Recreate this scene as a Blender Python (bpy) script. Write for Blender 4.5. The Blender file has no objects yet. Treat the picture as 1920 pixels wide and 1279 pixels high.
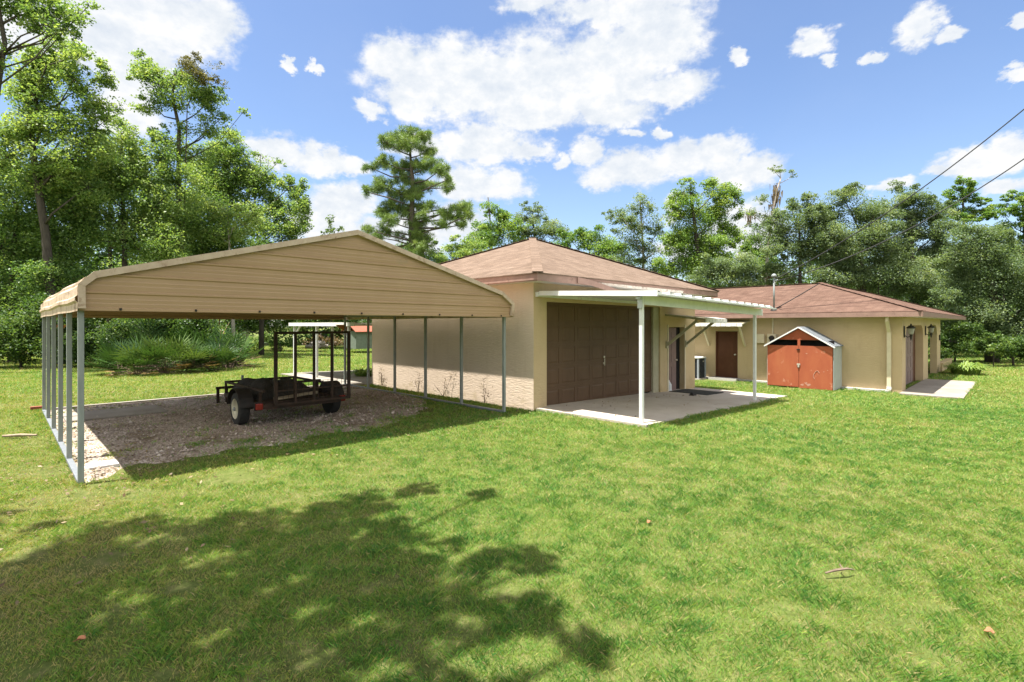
import bpy, math, random
import numpy as np
from mathutils import Vector

random.seed(7)
rng = np.random.default_rng(11)
S2 = math.sqrt(2.0)
scene = bpy.context.scene
COL = scene.collection
EYE, F, HOR, CX = 2.0, 960.0, 609.0, 960.0     # eye height, focal length and horizon in photo pixels

# ------------------------------------------------------------------ frames
# (a, b): yard axes, turned 45 degrees: a runs along the fronts, b runs back along the garage side wall
def XY(a, b):
    return (a - b) / S2, (a + b) / S2

def AB(x, y):
    return (x + y) / S2, (y - x) / S2

def gz(a):
    """height of the lawn: level, then a gentle fall along a"""
    t = np.clip((np.asarray(a, float) - 8.6) / 12.4, 0, 1)
    return -0.355 * (t * t * (3 - 2 * t) * 0.35 + t * 0.65)

def gzw(x, y):
    return gz((x + y) / S2)

# ------------------------------------------------------------------ value noise (numpy)
_tab = rng.random((256, 256))
def vnoise(x, y):
    x = np.asarray(x, float); y = np.asarray(y, float)
    xi = np.floor(x).astype(int); yi = np.floor(y).astype(int)
    fx = x - xi; fy = y - yi
    fx = fx * fx * (3 - 2 * fx); fy = fy * fy * (3 - 2 * fy)
    g = lambda i, j: _tab[i % 256, j % 256]
    return (g(xi, yi) * (1 - fx) + g(xi + 1, yi) * fx) * (1 - fy) + (g(xi, yi + 1) * (1 - fx) + g(xi + 1, yi + 1) * fx) * fy
def fbm(x, y, o=4):
    s = 0; a = 0.5; t = 0
    for k in range(o):
        s = s + a * vnoise(x * 2 ** k + 17.3 * k, y * 2 ** k + 9.1 * k); t += a; a *= 0.5
    return s / t

# ------------------------------------------------------------------ materials
MATS = {}
def nt(name):
    m = bpy.data.materials.new(name); m.use_nodes = True
    t = m.node_tree; t.nodes.clear()
    out = t.nodes.new('ShaderNodeOutputMaterial')
    return m, t, out
def N(t, typ, **kw):
    n = t.nodes.new(typ)
    for k, v in kw.items():
        if k.startswith('i_'):
            n.inputs[k[2:].replace('_', ' ')].default_value = v
        else:
            setattr(n, k, v)
    return n
def ramp(t, fac, stops, interp='LINEAR'):
    r = t.nodes.new('ShaderNodeValToRGB'); r.color_ramp.interpolation = interp
    e = r.color_ramp.elements
    while len(e) < len(stops): e.new(0.5)
    for k, (p, c) in enumerate(stops):
        e[k].position = p; e[k].color = (*c, 1) if len(c) == 3 else c
    t.links.new(fac, r.inputs[0])
    return r.outputs[0]
def noise(t, vec, scale, detail=4, rough=0.55, sx=(1, 1, 1)):
    mp = N(t, 'ShaderNodeMapping'); mp.inputs['Scale'].default_value = sx
    t.links.new(vec, mp.inputs[0])
    n = N(t, 'ShaderNodeTexNoise'); n.inputs['Scale'].default_value = scale
    n.inputs['Detail'].default_value = detail; n.inputs['Roughness'].default_value = rough
    t.links.new(mp.outputs[0], n.inputs['Vector'])
    return n.outputs['Fac']
def mixc(t, fac, a, b, mode='MIX'):
    n = N(t, 'ShaderNodeMix', data_type='RGBA', blend_type=mode)
    for s, v in ((0, fac), (6, a), (7, b)):
        if hasattr(v, 'links'): t.links.new(v, n.inputs[s])
        else: n.inputs[s].default_value = v if s == 0 else (*v, 1)
    return n.outputs[2]
def mth(t, op, a, b=0.0, c=None):
    n = N(t, 'ShaderNodeMath', operation=op)
    for s, v in ((0, a), (1, b)) + (((2, c),) if c is not None else ()):
        if hasattr(v, 'links'): t.links.new(v, n.inputs[s])
        else: n.inputs[s].default_value = v
    return n.outputs[0]
def finish(m, t, out, col, rough=0.7, bump=None, bstr=0.3, bdist=0.01, metal=0.0, spec=0.3):
    p = N(t, 'ShaderNodeBsdfPrincipled')
    if hasattr(col, 'links'): t.links.new(col, p.inputs['Base Color'])
    else: p.inputs['Base Color'].default_value = (*col, 1)
    if hasattr(rough, 'links'): t.links.new(rough, p.inputs['Roughness'])
    else: p.inputs['Roughness'].default_value = rough
    p.inputs['Metallic'].default_value = metal
    p.inputs['Specular IOR Level'].default_value = spec
    if bump is not None:
        b = N(t, 'ShaderNodeBump'); b.inputs['Strength'].default_value = bstr; b.inputs['Distance'].default_value = bdist
        t.links.new(bump, b.inputs['Height']); t.links.new(b.outputs[0], p.inputs['Normal'])
    t.links.new(p.outputs[0], out.inputs[0])
    return m
def objco(t):
    return N(t, 'ShaderNodeTexCoord').outputs['Object']

def mottled(name, c1, c2, scale=3.0, rough=0.7, sx=(1, 1, 1), bscale=None, bstr=0.2, bdist=0.005, c3=None, metal=0.0, spec=0.3, dirt=None):
    m, t, out = nt(name); o = objco(t)
    f = noise(t, o, scale, 6, 0.62, sx)
    st = [(0.3, c1), (0.7, c2)] if c3 is None else [(0.28, c1), (0.5, c2), (0.74, c3)]
    c = ramp(t, f, st)
    if dirt:
        d = noise(t, o, dirt[1], 5, 0.7, dirt[2])
        k = ramp(t, d, [(dirt[3], (0, 0, 0)), (dirt[3] + 0.12, (1, 1, 1))])
        c = mixc(t, k, c, dirt[0])
    b = noise(t, o, bscale, 5, 0.65, sx) if bscale else None
    return finish(m, t, out, c, rough, b, bstr, bdist, metal, spec)

def stucco(name, c1, c2, stain):
    m, t, out = nt(name); o = objco(t)
    c = ramp(t, noise(t, o, 1.1, 6, 0.65), [(0.3, c1), (0.72, c2)])
    c = mixc(t, ramp(t, noise(t, o, 2.6, 5, 0.7, (1, 1, .35)), [(0.56, (0, 0, 0)), (0.8, (.55, .55, .55))]), c, stain)
    sz_ = N(t, 'ShaderNodeSeparateXYZ'); t.links.new(o, sz_.inputs[0])
    lo = mth(t, 'SUBTRACT', noise(t, o, 2.3, 6, .7), mth(t, 'MULTIPLY', sz_.outputs[2], .55))
    c = mixc(t, ramp(t, lo, [(0.42, (0, 0, 0)), (0.62, (.5, .5, .5))]), c, (.33, .255, .13))
    vs_ = noise(t, o, 3.0, 6, .75, (1, 1, .12))
    c = mixc(t, ramp(t, vs_, [(0.57, (0, 0, 0)), (0.75, (.45, .45, .45))]), c, stain)
    st = noise(t, o, 7.0, 5, 0.6, (1, 1, 3.2))
    gr = noise(t, o, 60, 4, 0.6)
    h = mth(t, 'ADD', st, mth(t, 'MULTIPLY', gr, 0.25))
    return finish(m, t, out, c, 0.9, h, 0.4, 0.03, 0, 0.15)
MATS['stucco'] = stucco('stucco', (.44, .335, .20), (.49, .38, .235), (.36, .27, .165))
MATS['stucco_pink'] = stucco('stucco_pink', (.56, .45, .345), (.61, .495, .385), (.47, .37, .26))

def shingles(name, c1, c2, c3):
    m, t, out = nt(name); o = objco(t)
    s = N(t, 'ShaderNodeSeparateXYZ'); t.links.new(o, s.inputs[0])
    cb = N(t, 'ShaderNodeCombineXYZ')
    t.links.new(mth(t, 'ADD', s.outputs[0], s.outputs[1]), cb.inputs[0])
    t.links.new(mth(t, 'MULTIPLY', s.outputs[2], 2.6), cb.inputs[1])
    br = N(t, 'ShaderNodeTexBrick'); t.links.new(cb.outputs[0], br.inputs['Vector'])
    br.inputs['Scale'].default_value = 1.0; br.inputs['Brick Width'].default_value = 0.30; br.inputs['Row Height'].default_value = 0.145
    br.inputs['Mortar Size'].default_value = 0.006; br.inputs['Mortar Smooth'].default_value = 0.4
    br.inputs['Color1'].default_value = (*c1, 1); br.inputs['Color2'].default_value = (*c2, 1)
    br.inputs['Mortar'].default_value = (*[x * .6 for x in c1], 1)
    big = ramp(t, noise(t, o, 0.5, 5, 0.6), [(0.35, (0, 0, 0)), (0.7, (1, 1, 1))])
    c = mixc(t, mth(t, 'MULTIPLY', big, 0.35), br.outputs['Color'], c3)
    sk = ramp(t, noise(t, o, 2.2, 7, .72, (1, 1, 7)), [(0.34, (.80, .79, .78)), (0.66, (1.17, 1.17, 1.17))])
    c = mixc(t, 1.0, c, sk, 'MULTIPLY')
    g = ramp(t, noise(t, o, 45, 3, 0.7), [(0.3, (.72, .72, .72)), (0.7, (1.22, 1.2, 1.18))])
    c = mixc(t, 1.0, c, g, 'MULTIPLY')
    h = mth(t, 'ADD', br.outputs['Fac'], mth(t, 'MULTIPLY', noise(t, o, 45, 3, 0.7), -0.4))
    return finish(m, t, out, c, 0.95, mth(t, 'MULTIPLY', h, -1.0), 0.6, 0.012, 0, 0.1)
MATS['shingle_tan'] = shingles('shingle_tan', (.130, .093, .069), (.175, .129, .099), (.122, .085, .062))
MATS['shingle_red'] = shingles('shingle_red', (.094, .056, .042), (.135, .085, .064), (.080, .047, .034))

MATS['tan_metal'] = mottled('tan_metal', (.325, .212, .122), (.365, .245, .142), 1.2, .5, (1, 1, 1), dirt=((.30, .22, .13), 1.6, (1, 1, 2.5), .62))
MATS['tan_roof'] = mottled('tan_roof', (.42, .31, .22), (.55, .43, .32), 5, .6, dirt=((.26, .17, .11), 4, (1, .4, 1), .52))
MATS['trim_tan'] = mottled('trim_tan', (.40, .30, .22), (.50, .40, .30), 9, .6, dirt=((.27, .18, .12), 7, (1, 1, 1), .55))
MATS['galv'] = mottled('galvanised_steel', (.185, .205, .20), (.26, .28, .27), 14, .5, (1, 1, .2), metal=.15, dirt=((.20, .17, .11), 5, (1, 1, .3), .66))
MATS['galv_dull'] = mottled('galvanised_dull', (.13, .145, .16), (.20, .215, .23), 9, .5, (1, 1, .3))
MATS['galv_light'] = mottled('galvanised_light', (.36, .39, .39), (.46, .48, .47), 9, .45, (1, 1, .3), dirt=((.38, .32, .24), 8, (1, 1, 1), .62))
MATS['white_metal'] = mottled('white_metal', (.58, .59, .57), (.68, .68, .66), 6, .45, dirt=((.50, .48, .42), 7, (1, 1, .4), .6))
MATS['white_paint'] = mottled('white_paint', (.62, .60, .56), (.74, .73, .69), 5, .6, dirt=((.42, .38, .31), 6, (1, 1, .6), .58))
MATS['soffit'] = mottled('soffit_paint', (.55, .52, .47), (.64, .61, .56), 3, .8)
MATS['fascia_brown'] = mottled('fascia_brown', (.20, .125, .10), (.26, .165, .13), 5, .7, dirt=((.12, .07, .05), 6, (1, 1, 1), .6))
MATS['fascia_rot'] = mottled('fascia_rotten', (.22, .15, .12), (.62, .56, .50), 6, .85, c3=(.34, .25, .19), dirt=((.10, .07, .05), 9, (1, 1, .7), .58))
MATS['door_brown'] = mottled('door_brown', (.082, .046, .024), (.105, .060, .033), 4, .55, (1, 1, .4), dirt=((.12, .085, .05), 7, (1, 1, .5), .68))
MATS['door_red_brown'] = mottled('door_red_brown', (.075, .028, .014), (.10, .038, .02), 3, .5)
MATS['door_mauve'] = mottled('door_mauve', (.16, .105, .10), (.20, .135, .125), 4, .6)
MATS['awning_olive'] = mottled('awning_paint', (.30, .28, .19), (.38, .35, .25), 6, .6)
MATS['cream_paint'] = mottled('cream_paint', (.52, .45, .31), (.60, .53, .38), 4, .6)
MATS['dark_iron'] = mottled('dark_iron', (.012, .010, .009), (.028, .022, .018), 12, .6)
MATS['rust_iron'] = mottled('rusted_iron', (.018, .011, .008), (.050, .027, .017), 12, .8, dirt=((.02, .014, .01), 7, (1, 1, 1), .5))
MATS['rubber'] = mottled('tyre_rubber', (.014, .014, .014), (.026, .025, .024), 20, .85)
MATS['rim_cream'] = mottled('rim_cream', (.62, .58, .43), (.72, .68, .53), 8, .5)
MATS['red_lens'] = mottled('red_lens', (.16, .012, .010), (.20, .018, .014), 5, .25)
MATS['tarp'] = mottled('dark_tarp', (.012, .011, .010), (.036, .032, .028), 7, .75, bscale=9, bstr=.8, bdist=.04)
MATS['timber'] = mottled('old_timber', (.20, .15, .10), (.34, .27, .19), 6, .8, (1, 6, 1))
MATS['timber_orange'] = mottled('orange_timber', (.30, .13, .035), (.40, .19, .05), 5, .7)
MATS['black'] = mottled('painted_dark', (.006, .005, .005), (.012, .01, .01), 6, .9)  # near-black that paints the shade inside openings
MATS['grey_plastic'] = mottled('ac_grey', (.26, .28, .32), (.33, .35, .39), 9, .5)
MATS['ac_dark'] = mottled('ac_dark', (.02, .023, .03), (.04, .045, .055), 9, .5)
MATS['brass'] = mottled('aged_metal', (.45, .42, .36), (.58, .54, .46), 8, .35, metal=.4)
MATS['lamp_glass'] = mottled('lamp_glass', (.22, .215, .19), (.30, .29, .25), 8, .2)
MATS['mat_dark'] = mottled('doormat', (.018, .020, .016), (.045, .046, .04), 30, .95, bscale=60, bstr=.6)
MATS['cable'] = mottled('cable_black', (.015, .015, .016), (.03, .03, .03), 9, .6)
MATS['brick_red'] = mottled('brick_red', (.20, .065, .04), (.30, .10, .06), 9, .9)
MATS['jug_white'] = mottled('jug_white', (.55, .56, .57), (.68, .69, .69), 5, .5)
MATS['leaf_orange'] = mottled('dead_leaf', (.26, .11, .05), (.34, .16, .08), 8, .8)
MATS['twig'] = mottled('twig_bark', (.10, .07, .05), (.20, .15, .11), 9, .9)
MATS['shed_wall_green'] = mottled('greygreen_board', (.12, .15, .12), (.17, .20, .16), 4, .8)

MATS['shed_scrape'] = mottled('shed_scrape', (.34, .16, .11), (.45, .27, .20), 30, .8)
# red shed paint: weathered with pale scrapes
def shed_red():
    m, t, out = nt('shed_red'); o = objco(t)
    c = ramp(t, noise(t, o, 2.2, 6, .6, (1, 1, .35)), [(0.3, (.265, .062, .028)), (0.55, (.315, .086, .037)), (0.75, (.335, .105, .044))])
    k = ramp(t, noise(t, o, 3.1, 8, .75), [(0.60, (0, 0, 0)), (0.64, (.55, .55, .55))])
    c = mixc(t, k, c, (.50, .28, .19))
    k2 = ramp(t, noise(t, o, 11, 5, .7), [(0.66, (0, 0, 0)), (0.72, (.7, .7, .7))])
    c = mixc(t, k2, c, (.25, .05, .025))
    return finish(m, t, out, c, .75, noise(t, o, 30, 3, .6), .15, .004)
MATS['shed_red'] = shed_red()

def concrete(name, c1, c2, c3):
    m, t, out = nt(name); o = objco(t)
    c = ramp(t, noise(t, o, 0.9, 7, .68), [(0.3, c1), (0.55, c2), (0.75, c3)])
    k = ramp(t, noise(t, o, 2.0, 6, .72), [(0.60, (0, 0, 0)), (0.75, (.6, .6, .6))])
    c = mixc(t, k, c, tuple(x * .55 for x in c1))
    g = ramp(t, noise(t, o, 70, 3, .7), [(0.3, (.86, .86, .86)), (0.7, (1.1, 1.1, 1.1))])
    c = mixc(t, 1.0, c, g, 'MULTIPLY')
    return finish(m, t, out, c, .9, noise(t, o, 60, 4, .7), .4, .006, 0, .15)
MATS['concrete'] = concrete('concrete', (.37, .32, .265), (.44, .39, .33), (.50, .45, .39))
MATS['concrete_old'] = concrete('concrete_old', (.20, .175, .145), (.26, .235, .20), (.31, .285, .25))
MATS['block_white'] = concrete('block_white', (.38, .365, .335), (.44, .425, .39), (.48, .465, .43))

def gravel_mat():
    m, t, out = nt('gravel'); o = objco(t)
    v = N(t, 'ShaderNodeTexVoronoi'); v.inputs['Scale'].default_value = 38; t.links.new(o, v.inputs['Vector'])
    s = N(t, 'ShaderNodeSeparateColor'); t.links.new(v.outputs['Color'], s.inputs[0])
    c = ramp(t, s.outputs[0], [(0.0, (.19, .15, .115)), (0.4, (.30, .245, .20)), (0.75, (.40, .34, .285)), (1.0, (.52, .46, .40))])
    k = ramp(t, noise(t, o, 1.3, 6, .65), [(0.48, (0, 0, 0)), (0.68, (.85, .85, .85))])
    c = mixc(t, k, c, (.13, .095, .06))
    return finish(m, t, out, c, .95, mth(t, 'MULTIPLY', v.outputs['Distance'], -1.0), .8, .02, 0, .1)
MATS['gravel'] = gravel_mat()
def stone_mat():
    m, t, out = nt('pebble')
    a = N(t, 'ShaderNodeAttribute', attribute_name='tone')
    c = ramp(t, a.outputs['Fac'], [(0.0, (.15, .11, .085)), (0.4, (.27, .22, .18)), (0.8, (.38, .325, .28)), (1.0, (.55, .49, .43))])
    return finish(m, t, out, c, .9)
MATS['pebble'] = stone_mat()

def ground_mat():
    m, t, out = nt('lawn_soil'); o = objco(t)
    n1 = noise(t, o, 0.28, 6, .6); n2 = noise(t, o, 7, 6, .7)
    c = ramp(t, n2, [(0.25, (.062, .068, .022)), (0.5, (.105, .125, .036)), (0.72, (.185, .155, .075))])
    c = mixc(t, ramp(t, n1, [(0.4, (0, 0, 0)), (0.65, (.6, .6, .6))]), c, (.10, .15, .03))
    n3 = noise(t, o, 45, 4, .75)
    c = mixc(t, 1.0, c, ramp(t, n3, [(0.25, (.55, .55, .55)), (0.75, (1.4, 1.4, 1.4))]), 'MULTIPLY')
    return finish(m, t, out, c, .95, n3, .8, .03, 0, .05)
MATS['ground'] = ground_mat()

def leaf_mat(name, stops, trans=0.50, rough=.45, gloss=.30, attr='tone'):
    m, t, out = nt(name)
    a = N(t, 'ShaderNodeAttribute', attribute_name=attr)
    c = ramp(t, a.outputs['Fac'], stops)
    p = N(t, 'ShaderNodeBsdfPrincipled'); p.inputs['Roughness'].default_value = rough; p.inputs['Specular IOR Level'].default_value = gloss
    tr = N(t, 'ShaderNodeBsdfTranslucent')
    t.links.new(c, p.inputs['Base Color'])
    c2 = mixc(t, 1.0, c, (1.25, 1.2, .55), 'MULTIPLY')
    t.links.new(c2, tr.inputs['Color'])
    mx = N(t, 'ShaderNodeMixShader'); mx.inputs[0].default_value = trans
    t.links.new(p.outputs[0], mx.inputs[1]); t.links.new(tr.outputs[0], mx.inputs[2])
    t.links.new(mx.outputs[0], out.inputs[0])
    MATS[name] = m
leaf_mat('leaf_green', [(0, (.052, .108, .034)), (.35, (.115, .205, .060)), (.7, (.200, .295, .092)), (1, (.315, .395, .135))])
leaf_mat('leaf_bright', [(0, (.058, .132, .032)), (.35, (.112, .212, .048)), (.7, (.190, .290, .073)), (1, (.285, .370, .105))])
leaf_mat('leaf_grey', [(0, (.062, .106, .050)), (.35, (.108, .164, .080)), (.7, (.175, .240, .122)), (1, (.262, .318, .186))])
leaf_mat('leaf_dark', [(0, (.028, .062, .019)), (.4, (.056, .112, .029)), (.75, (.10, .165, .042)), (1, (.17, .235, .065))])
leaf_mat('leaf_pine', [(0, (0.077, 0.133, 0.042)), (.4, (0.140, 0.224, 0.063)), (.75, (0.231, 0.308, 0.084)), (1, (0.308, 0.364, 0.112))], .25)
leaf_mat('leaf_olive', [(0, (.07, .07, .025)), (.5, (.15, .145, .05)), (1, (.24, .22, .09))], .3)
leaf_mat('leaf_dry', [(0, (.10, .065, .035)), (.5, (.18, .13, .07)), (1, (.27, .21, .12))], .3)
leaf_mat('frond', [(0, (0.213, 0.144, 0.081)), (.16, (0.275, 0.206, 0.125)), (.2, (0.022, 0.056, 0.018)), (.6, (0.053, 0.110, 0.027)), (1, (0.105, 0.155, 0.045))], .25, .5, .2)
leaf_mat('blade', [(0, (.40, .32, .165)), (.18, (.35, .335, .11)), (.4, (.235, .325, .060)), (.65, (.148, .285, .050)), (1, (.055, .165, .036))], .38, .5, .25)
MATS['bark'] = mottled('bark', (.036, .030, .024), (.082, .070, .056), 7, .95, (1, 1, .25), bscale=14, bstr=.8, bdist=.03)
MATS['bark_grey'] = mottled('bark_grey', (.20, .175, .15), (.34, .31, .275), 7, .95, (1, 1, .25), bscale=14, bstr=.8, bdist=.03)
MATS['bark_pine'] = mottled('bark_pine', (.075, .06, .05), (.13, .108, .09), 6, .95, (1, 1, .5), bscale=12, bstr=.8, bdist=.03)

# ------------------------------------------------------------------ objects
def tag(o, label=None, cat=None, group=None, kind=None):
    if label: o['label'] = label
    if cat: o['category'] = cat
    if group: o['group'] = group
    if kind: o['kind'] = kind
    return o

ORIG = {}
def thing(name, a, b, label, cat, group=None, z=None, kind=None):
    """an Empty at the thing's base, turned into the yard axes; its parts are given in yard coordinates"""
    o = bpy.data.objects.new(name, None); COL.objects.link(o)
    x, y = XY(a, b); z = float(gz(a)) if z is None else z
    o.location = (x, y, z); o.rotation_euler = (0, 0, math.radians(45)); o.empty_display_size = .2
    ORIG[o.name] = (a, b, z)
    return tag(o, label, cat, group, kind)

class MB:
    def __init__(s): s.v = []; s.f = []
    def add(s, vs, fs):
        k = len(s.v); s.v += [tuple(map(float, p)) for p in vs]; s.f += [tuple(i + k for i in q) for q in fs]; return s
    def box(s, a0, a1, b0, b1, z0, z1):
        if a0 > a1: a0, a1 = a1, a0
        if b0 > b1: b0, b1 = b1, b0
        if z0 > z1: z0, z1 = z1, z0
        return s.hexa([(a0, b0, z0), (a1, b0, z0), (a1, b1, z0), (a0, b1, z0), (a0, b0, z1), (a1, b0, z1), (a1, b1, z1), (a0, b1, z1)])
    def hexa(s, p):
        return s.add(p, [(0, 3, 2, 1), (4, 5, 6, 7), (0, 1, 5, 4), (1, 2, 6, 5), (2, 3, 7, 6), (3, 0, 4, 7)])
    def prism(s, poly, off):
        """closed polygon pushed along an offset vector"""
        n = len(poly); top = [(p[0] + off[0], p[1] + off[1], p[2] + off[2]) for p in poly]
        return s.add(list(poly) + top, [tuple(range(n))[::-1], tuple(range(n, 2 * n))] + [(i, (i + 1) % n, n + (i + 1) % n, n + i) for i in range(n)])
    def bar(s, p, q, w, h, up=(0, 0, 1)):
        p = Vector(p); q = Vector(q); d = (q - p).normalized(); u = Vector(up)
        r = d.cross(u)
        if r.length < 1e-4: r = d.cross(Vector((1, 0, 0)))
        r.normalize(); u = r.cross(d).normalized()
        c = [(-w / 2, -h / 2), (w / 2, -h / 2), (w / 2, h / 2), (-w / 2, h / 2)]
        A = [p + r * x + u * y for x, y in c]; B = [q + r * x + u * y for x, y in c]
        return s.add(A + B, [(0, 1, 2, 3)[::-1], (4, 5, 6, 7)] + [(i, (i + 1) % 4, 4 + (i + 1) % 4, 4 + i) for i in range(4)])
    def tube(s, pts, rad, n=8, cap=True):
        pts = [Vector(p) for p in pts]
        if not hasattr(rad, '__len__'): rad = [rad] * len(pts)
        rings = []; ref = Vector((0.31, 0.17, 0.93))
        for i, p in enumerate(pts):
            d = (pts[min(i + 1, len(pts) - 1)] - pts[max(i - 1, 0)]).normalized()
            r = d.cross(ref)
            if r.length < .2: r = d.cross(Vector((1, 0, 0)))
            r.normalize(); u = r.cross(d)
            rings.append([p + (r * math.cos(2 * math.pi * k / n) + u * math.sin(2 * math.pi * k / n)) * rad[i] for k in range(n)])
        vs = [q for R in rings for q in R]
        fs = [(i * n + k, i * n + (k + 1) % n, (i + 1) * n + (k + 1) % n, (i + 1) * n + k) for i in range(len(pts) - 1) for k in range(n)]
        if cap: fs += [tuple(range(n))[::-1], tuple(range((len(pts) - 1) * n, len(pts) * n))]
        return s.add(vs, fs)
    def lathe(s, c, axis, prof, n=20):
        """profile of (along, radius) about an axis through c"""
        ax = Vector(axis).normalized(); r = ax.cross(Vector((0, 0, 1)))
        if r.length < .1: r = Vector((1, 0, 0))
        r.normalize(); u = ax.cross(r); c = Vector(c)
        vs = []; m = len(prof)
        for (t, rad) in prof:
            vs += [c + ax * t + (r * math.cos(2 * math.pi * k / n) + u * math.sin(2 * math.pi * k / n)) * rad for k in range(n)]
        fs = [(i * n + k, i * n + (k + 1) % n, (i + 1) * n + (k + 1) % n, (i + 1) * n + k) for i in range(m - 1) for k in range(n)]
        fs += [tuple(range(n))[::-1], tuple(range((m - 1) * n, m * n))]
        return s.add(vs, fs)
    def build(s, name, mat, parent=None, smooth=False, bevel=0, world=False):
        """parent: the thing (or part) it belongs to. Vertices are in yard coordinates, or world ones if world"""
        root = parent
        while root is not None and root.parent is not None: root = root.parent
        o3 = ORIG[root.name] if root is not None and root.name in ORIG else (0, 0, 0)
        v = [(p[0] - o3[0], p[1] - o3[1], p[2] - o3[2]) for p in s.v]
        me = bpy.data.meshes.new(name); me.from_pydata(v, [], s.f); me.update()
        me.materials.append(MATS[mat] if isinstance(mat, str) else mat)
        if smooth: me.polygons.foreach_set('use_smooth', [True] * len(me.polygons))
        o = bpy.data.objects.new(name, me); COL.objects.link(o)
        if parent is not None: o.parent = parent
        if bevel:
            b = o.modifiers.new('b', 'BEVEL'); b.width = bevel; b.segments = 2; b.limit_method = 'ANGLE'
        return o
    def single(s, name, mat, a, b, label, cat, group=None, z=None, smooth=False, bevel=0):
        """a thing that is one mesh: origin at its base"""
        z = float(gz(a)) if z is None else z
        me = bpy.data.meshes.new(name); me.from_pydata([(p[0] - a, p[1] - b, p[2] - z) for p in s.v], [], s.f); me.update()
        me.materials.append(MATS[mat])
        if smooth: me.polygons.foreach_set('use_smooth', [True] * len(me.polygons))
        o = bpy.data.objects.new(name, me); COL.objects.link(o)
        x, y = XY(a, b); o.location = (x, y, z); o.rotation_euler = (0, 0, math.radians(45))
        if bevel:
            m = o.modifiers.new('b', 'BEVEL'); m.width = bevel; m.segments = 2; m.limit_method = 'ANGLE'
        return tag(o, label, cat, group)

def np_mesh(name, V, nper, mat, attr=None, parent=None, loc=None):
    """V: (n*nper,3) verts, each nper a face; attr: per vertex 'tone'"""
    V = np.asarray(V, np.float32).reshape(-1, 3); nv = len(V); nf = nv // nper
    me = bpy.data.meshes.new(name)
    me.vertices.add(nv); me.vertices.foreach_set('co', V.ravel())
    me.loops.add(nv); me.loops.foreach_set('vertex_index', np.arange(nv, dtype=np.int32))
    me.polygons.add(nf); me.polygons.foreach_set('loop_start', np.arange(0, nv, nper, dtype=np.int32))
    me.polygons.foreach_set('loop_total', np.full(nf, nper, np.int32))
    if attr is not None:
        at = me.attributes.new('tone', 'FLOAT', 'POINT'); at.data.foreach_set('value', np.asarray(attr, np.float32))
    me.update(calc_edges=True)
    me.materials.append(MATS[mat])
    o = bpy.data.objects.new(name, me); COL.objects.link(o)
    if parent is not None: o.parent = parent
    if loc is not None: o.location = loc
    return o

# ------------------------------------------------------------------ the camera
cam = bpy.data.cameras.new('camera'); co = bpy.data.objects.new('camera', cam); COL.objects.link(co)
co.location = (0, 0, EYE); co.rotation_euler = (math.radians(90), 0, 0)
cam.sensor_width = 36; cam.lens = 18.0; cam.shift_y = -(639.5 - HOR) / 1920.0
cam.clip_end = 3000
scene.camera = co
# ================================================================== CARPORT
CPL, CPR = 0.72, 8.14
ROOF = [(0.675, 2.17), (0.675, 2.47), (0.83, 2.635), (4.40, 3.62), (7.92, 2.70), (8.27, 2.46), (8.25, 2.17)]
carport = thing('carport', 4.4, 8.25, 'wide open sided metal carport with tan gable panel on grey steel posts beside the garage', 'carport', z=0.0)
def roof_side(z, side):
    pts = ROOF[:4] if side == 0 else ROOF[3:][::-1]
    for (p, q) in zip(pts, pts[1:]):
        if p[1] <= z <= q[1]:
            t = (z - p[1]) / max(1e-6, q[1] - p[1]); return p[0] + (q[0] - p[0]) * t
    return pts[-1][0]
def ribbed_profile():
    out = []
    for (p, q) in zip(ROOF, ROOF[1:]):
        d = Vector((q[0] - p[0], q[1] - p[1])); L = d.length; d.normalize(); n = Vector((-d.y, d.x))
        k = max(1, int(L / 0.24)); out.append(p)
        for i in range(k):
            c = (i + .5) * L / k
            for t, h in ((-.045, 0), (-.02, .026), (.02, .026), (.045, 0)):
                if 0.01 < c + t < L - .01:
                    w = Vector(p) + d * (c + t) + n * h; out.append((w.x, w.y))
    out.append(ROOF[-1]); return out
m = MB(); pr = ribbed_profile(); n = len(pr)
bs = np.linspace(8.20, 16.17, 9)
for k, b in enumerate(bs):
    sag = -.012 * math.sin(k * 1.7)
    m.v += [(a, b, z + (sag if 0 < i < n - 1 else sag * .4)) for i, (a, z) in enumerate(pr)]
m.f += [(k * n + i, (k + 1) * n + i, (k + 1) * n + i + 1, k * n + i + 1) for k in range(len(bs) - 1) for i in range(n - 1)]
o = m.build('roof', 'tan_roof', carport)
sm = o.modifiers.new('s', 'SOLIDIFY'); sm.thickness = .006; sm.offset = -1
def gable(b, zbot, sgn, name):
    mm = MB(); z = zbot; rows = []
    prof = [(zbot, 0.0), (zbot + .012, .012), (zbot + .045, .012), (zbot + .055, 0.0)]
    z = zbot + .055
    while z < 3.56:
        for dz, d in ((.045, .004), (.06, 0), (.10, .004), (.115, 0), (.165, 0), (.180, .017), (.20, .017), (.214, 0)):
            if z + dz < 3.57: prof.append((z + dz, d))
        z += .2286
    prof.append((3.575, 0))
    for zz, d in prof:
        al, ar = roof_side(zz, 0) + .015, roof_side(zz, 1) - .015
        rows.append((al, ar, zz, d))
    for al, ar, zz, d in rows:
        for t in (0, .25, .5, .75, 1):
            mm.v.append((al + (ar - al) * t, b + sgn * (d + .006 * math.sin(al * 3 + t * 7 + zz * 2)), zz))
    mm.f = [(r * 5 + i, r * 5 + i + 1, (r + 1) * 5 + i + 1, (r + 1) * 5 + i) for r in range(len(rows) - 1) for i in range(4)]
    g = mm.build(name, 'tan_metal', carport)
    s = g.modifiers.new('s', 'SOLIDIFY'); s.thickness = .004
    return g
gable(8.26, 2.165, -1, 'gable_panel'); gable(16.13, 2.00, 1, 'gable_panel')
m = MB(); inn = []
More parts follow.
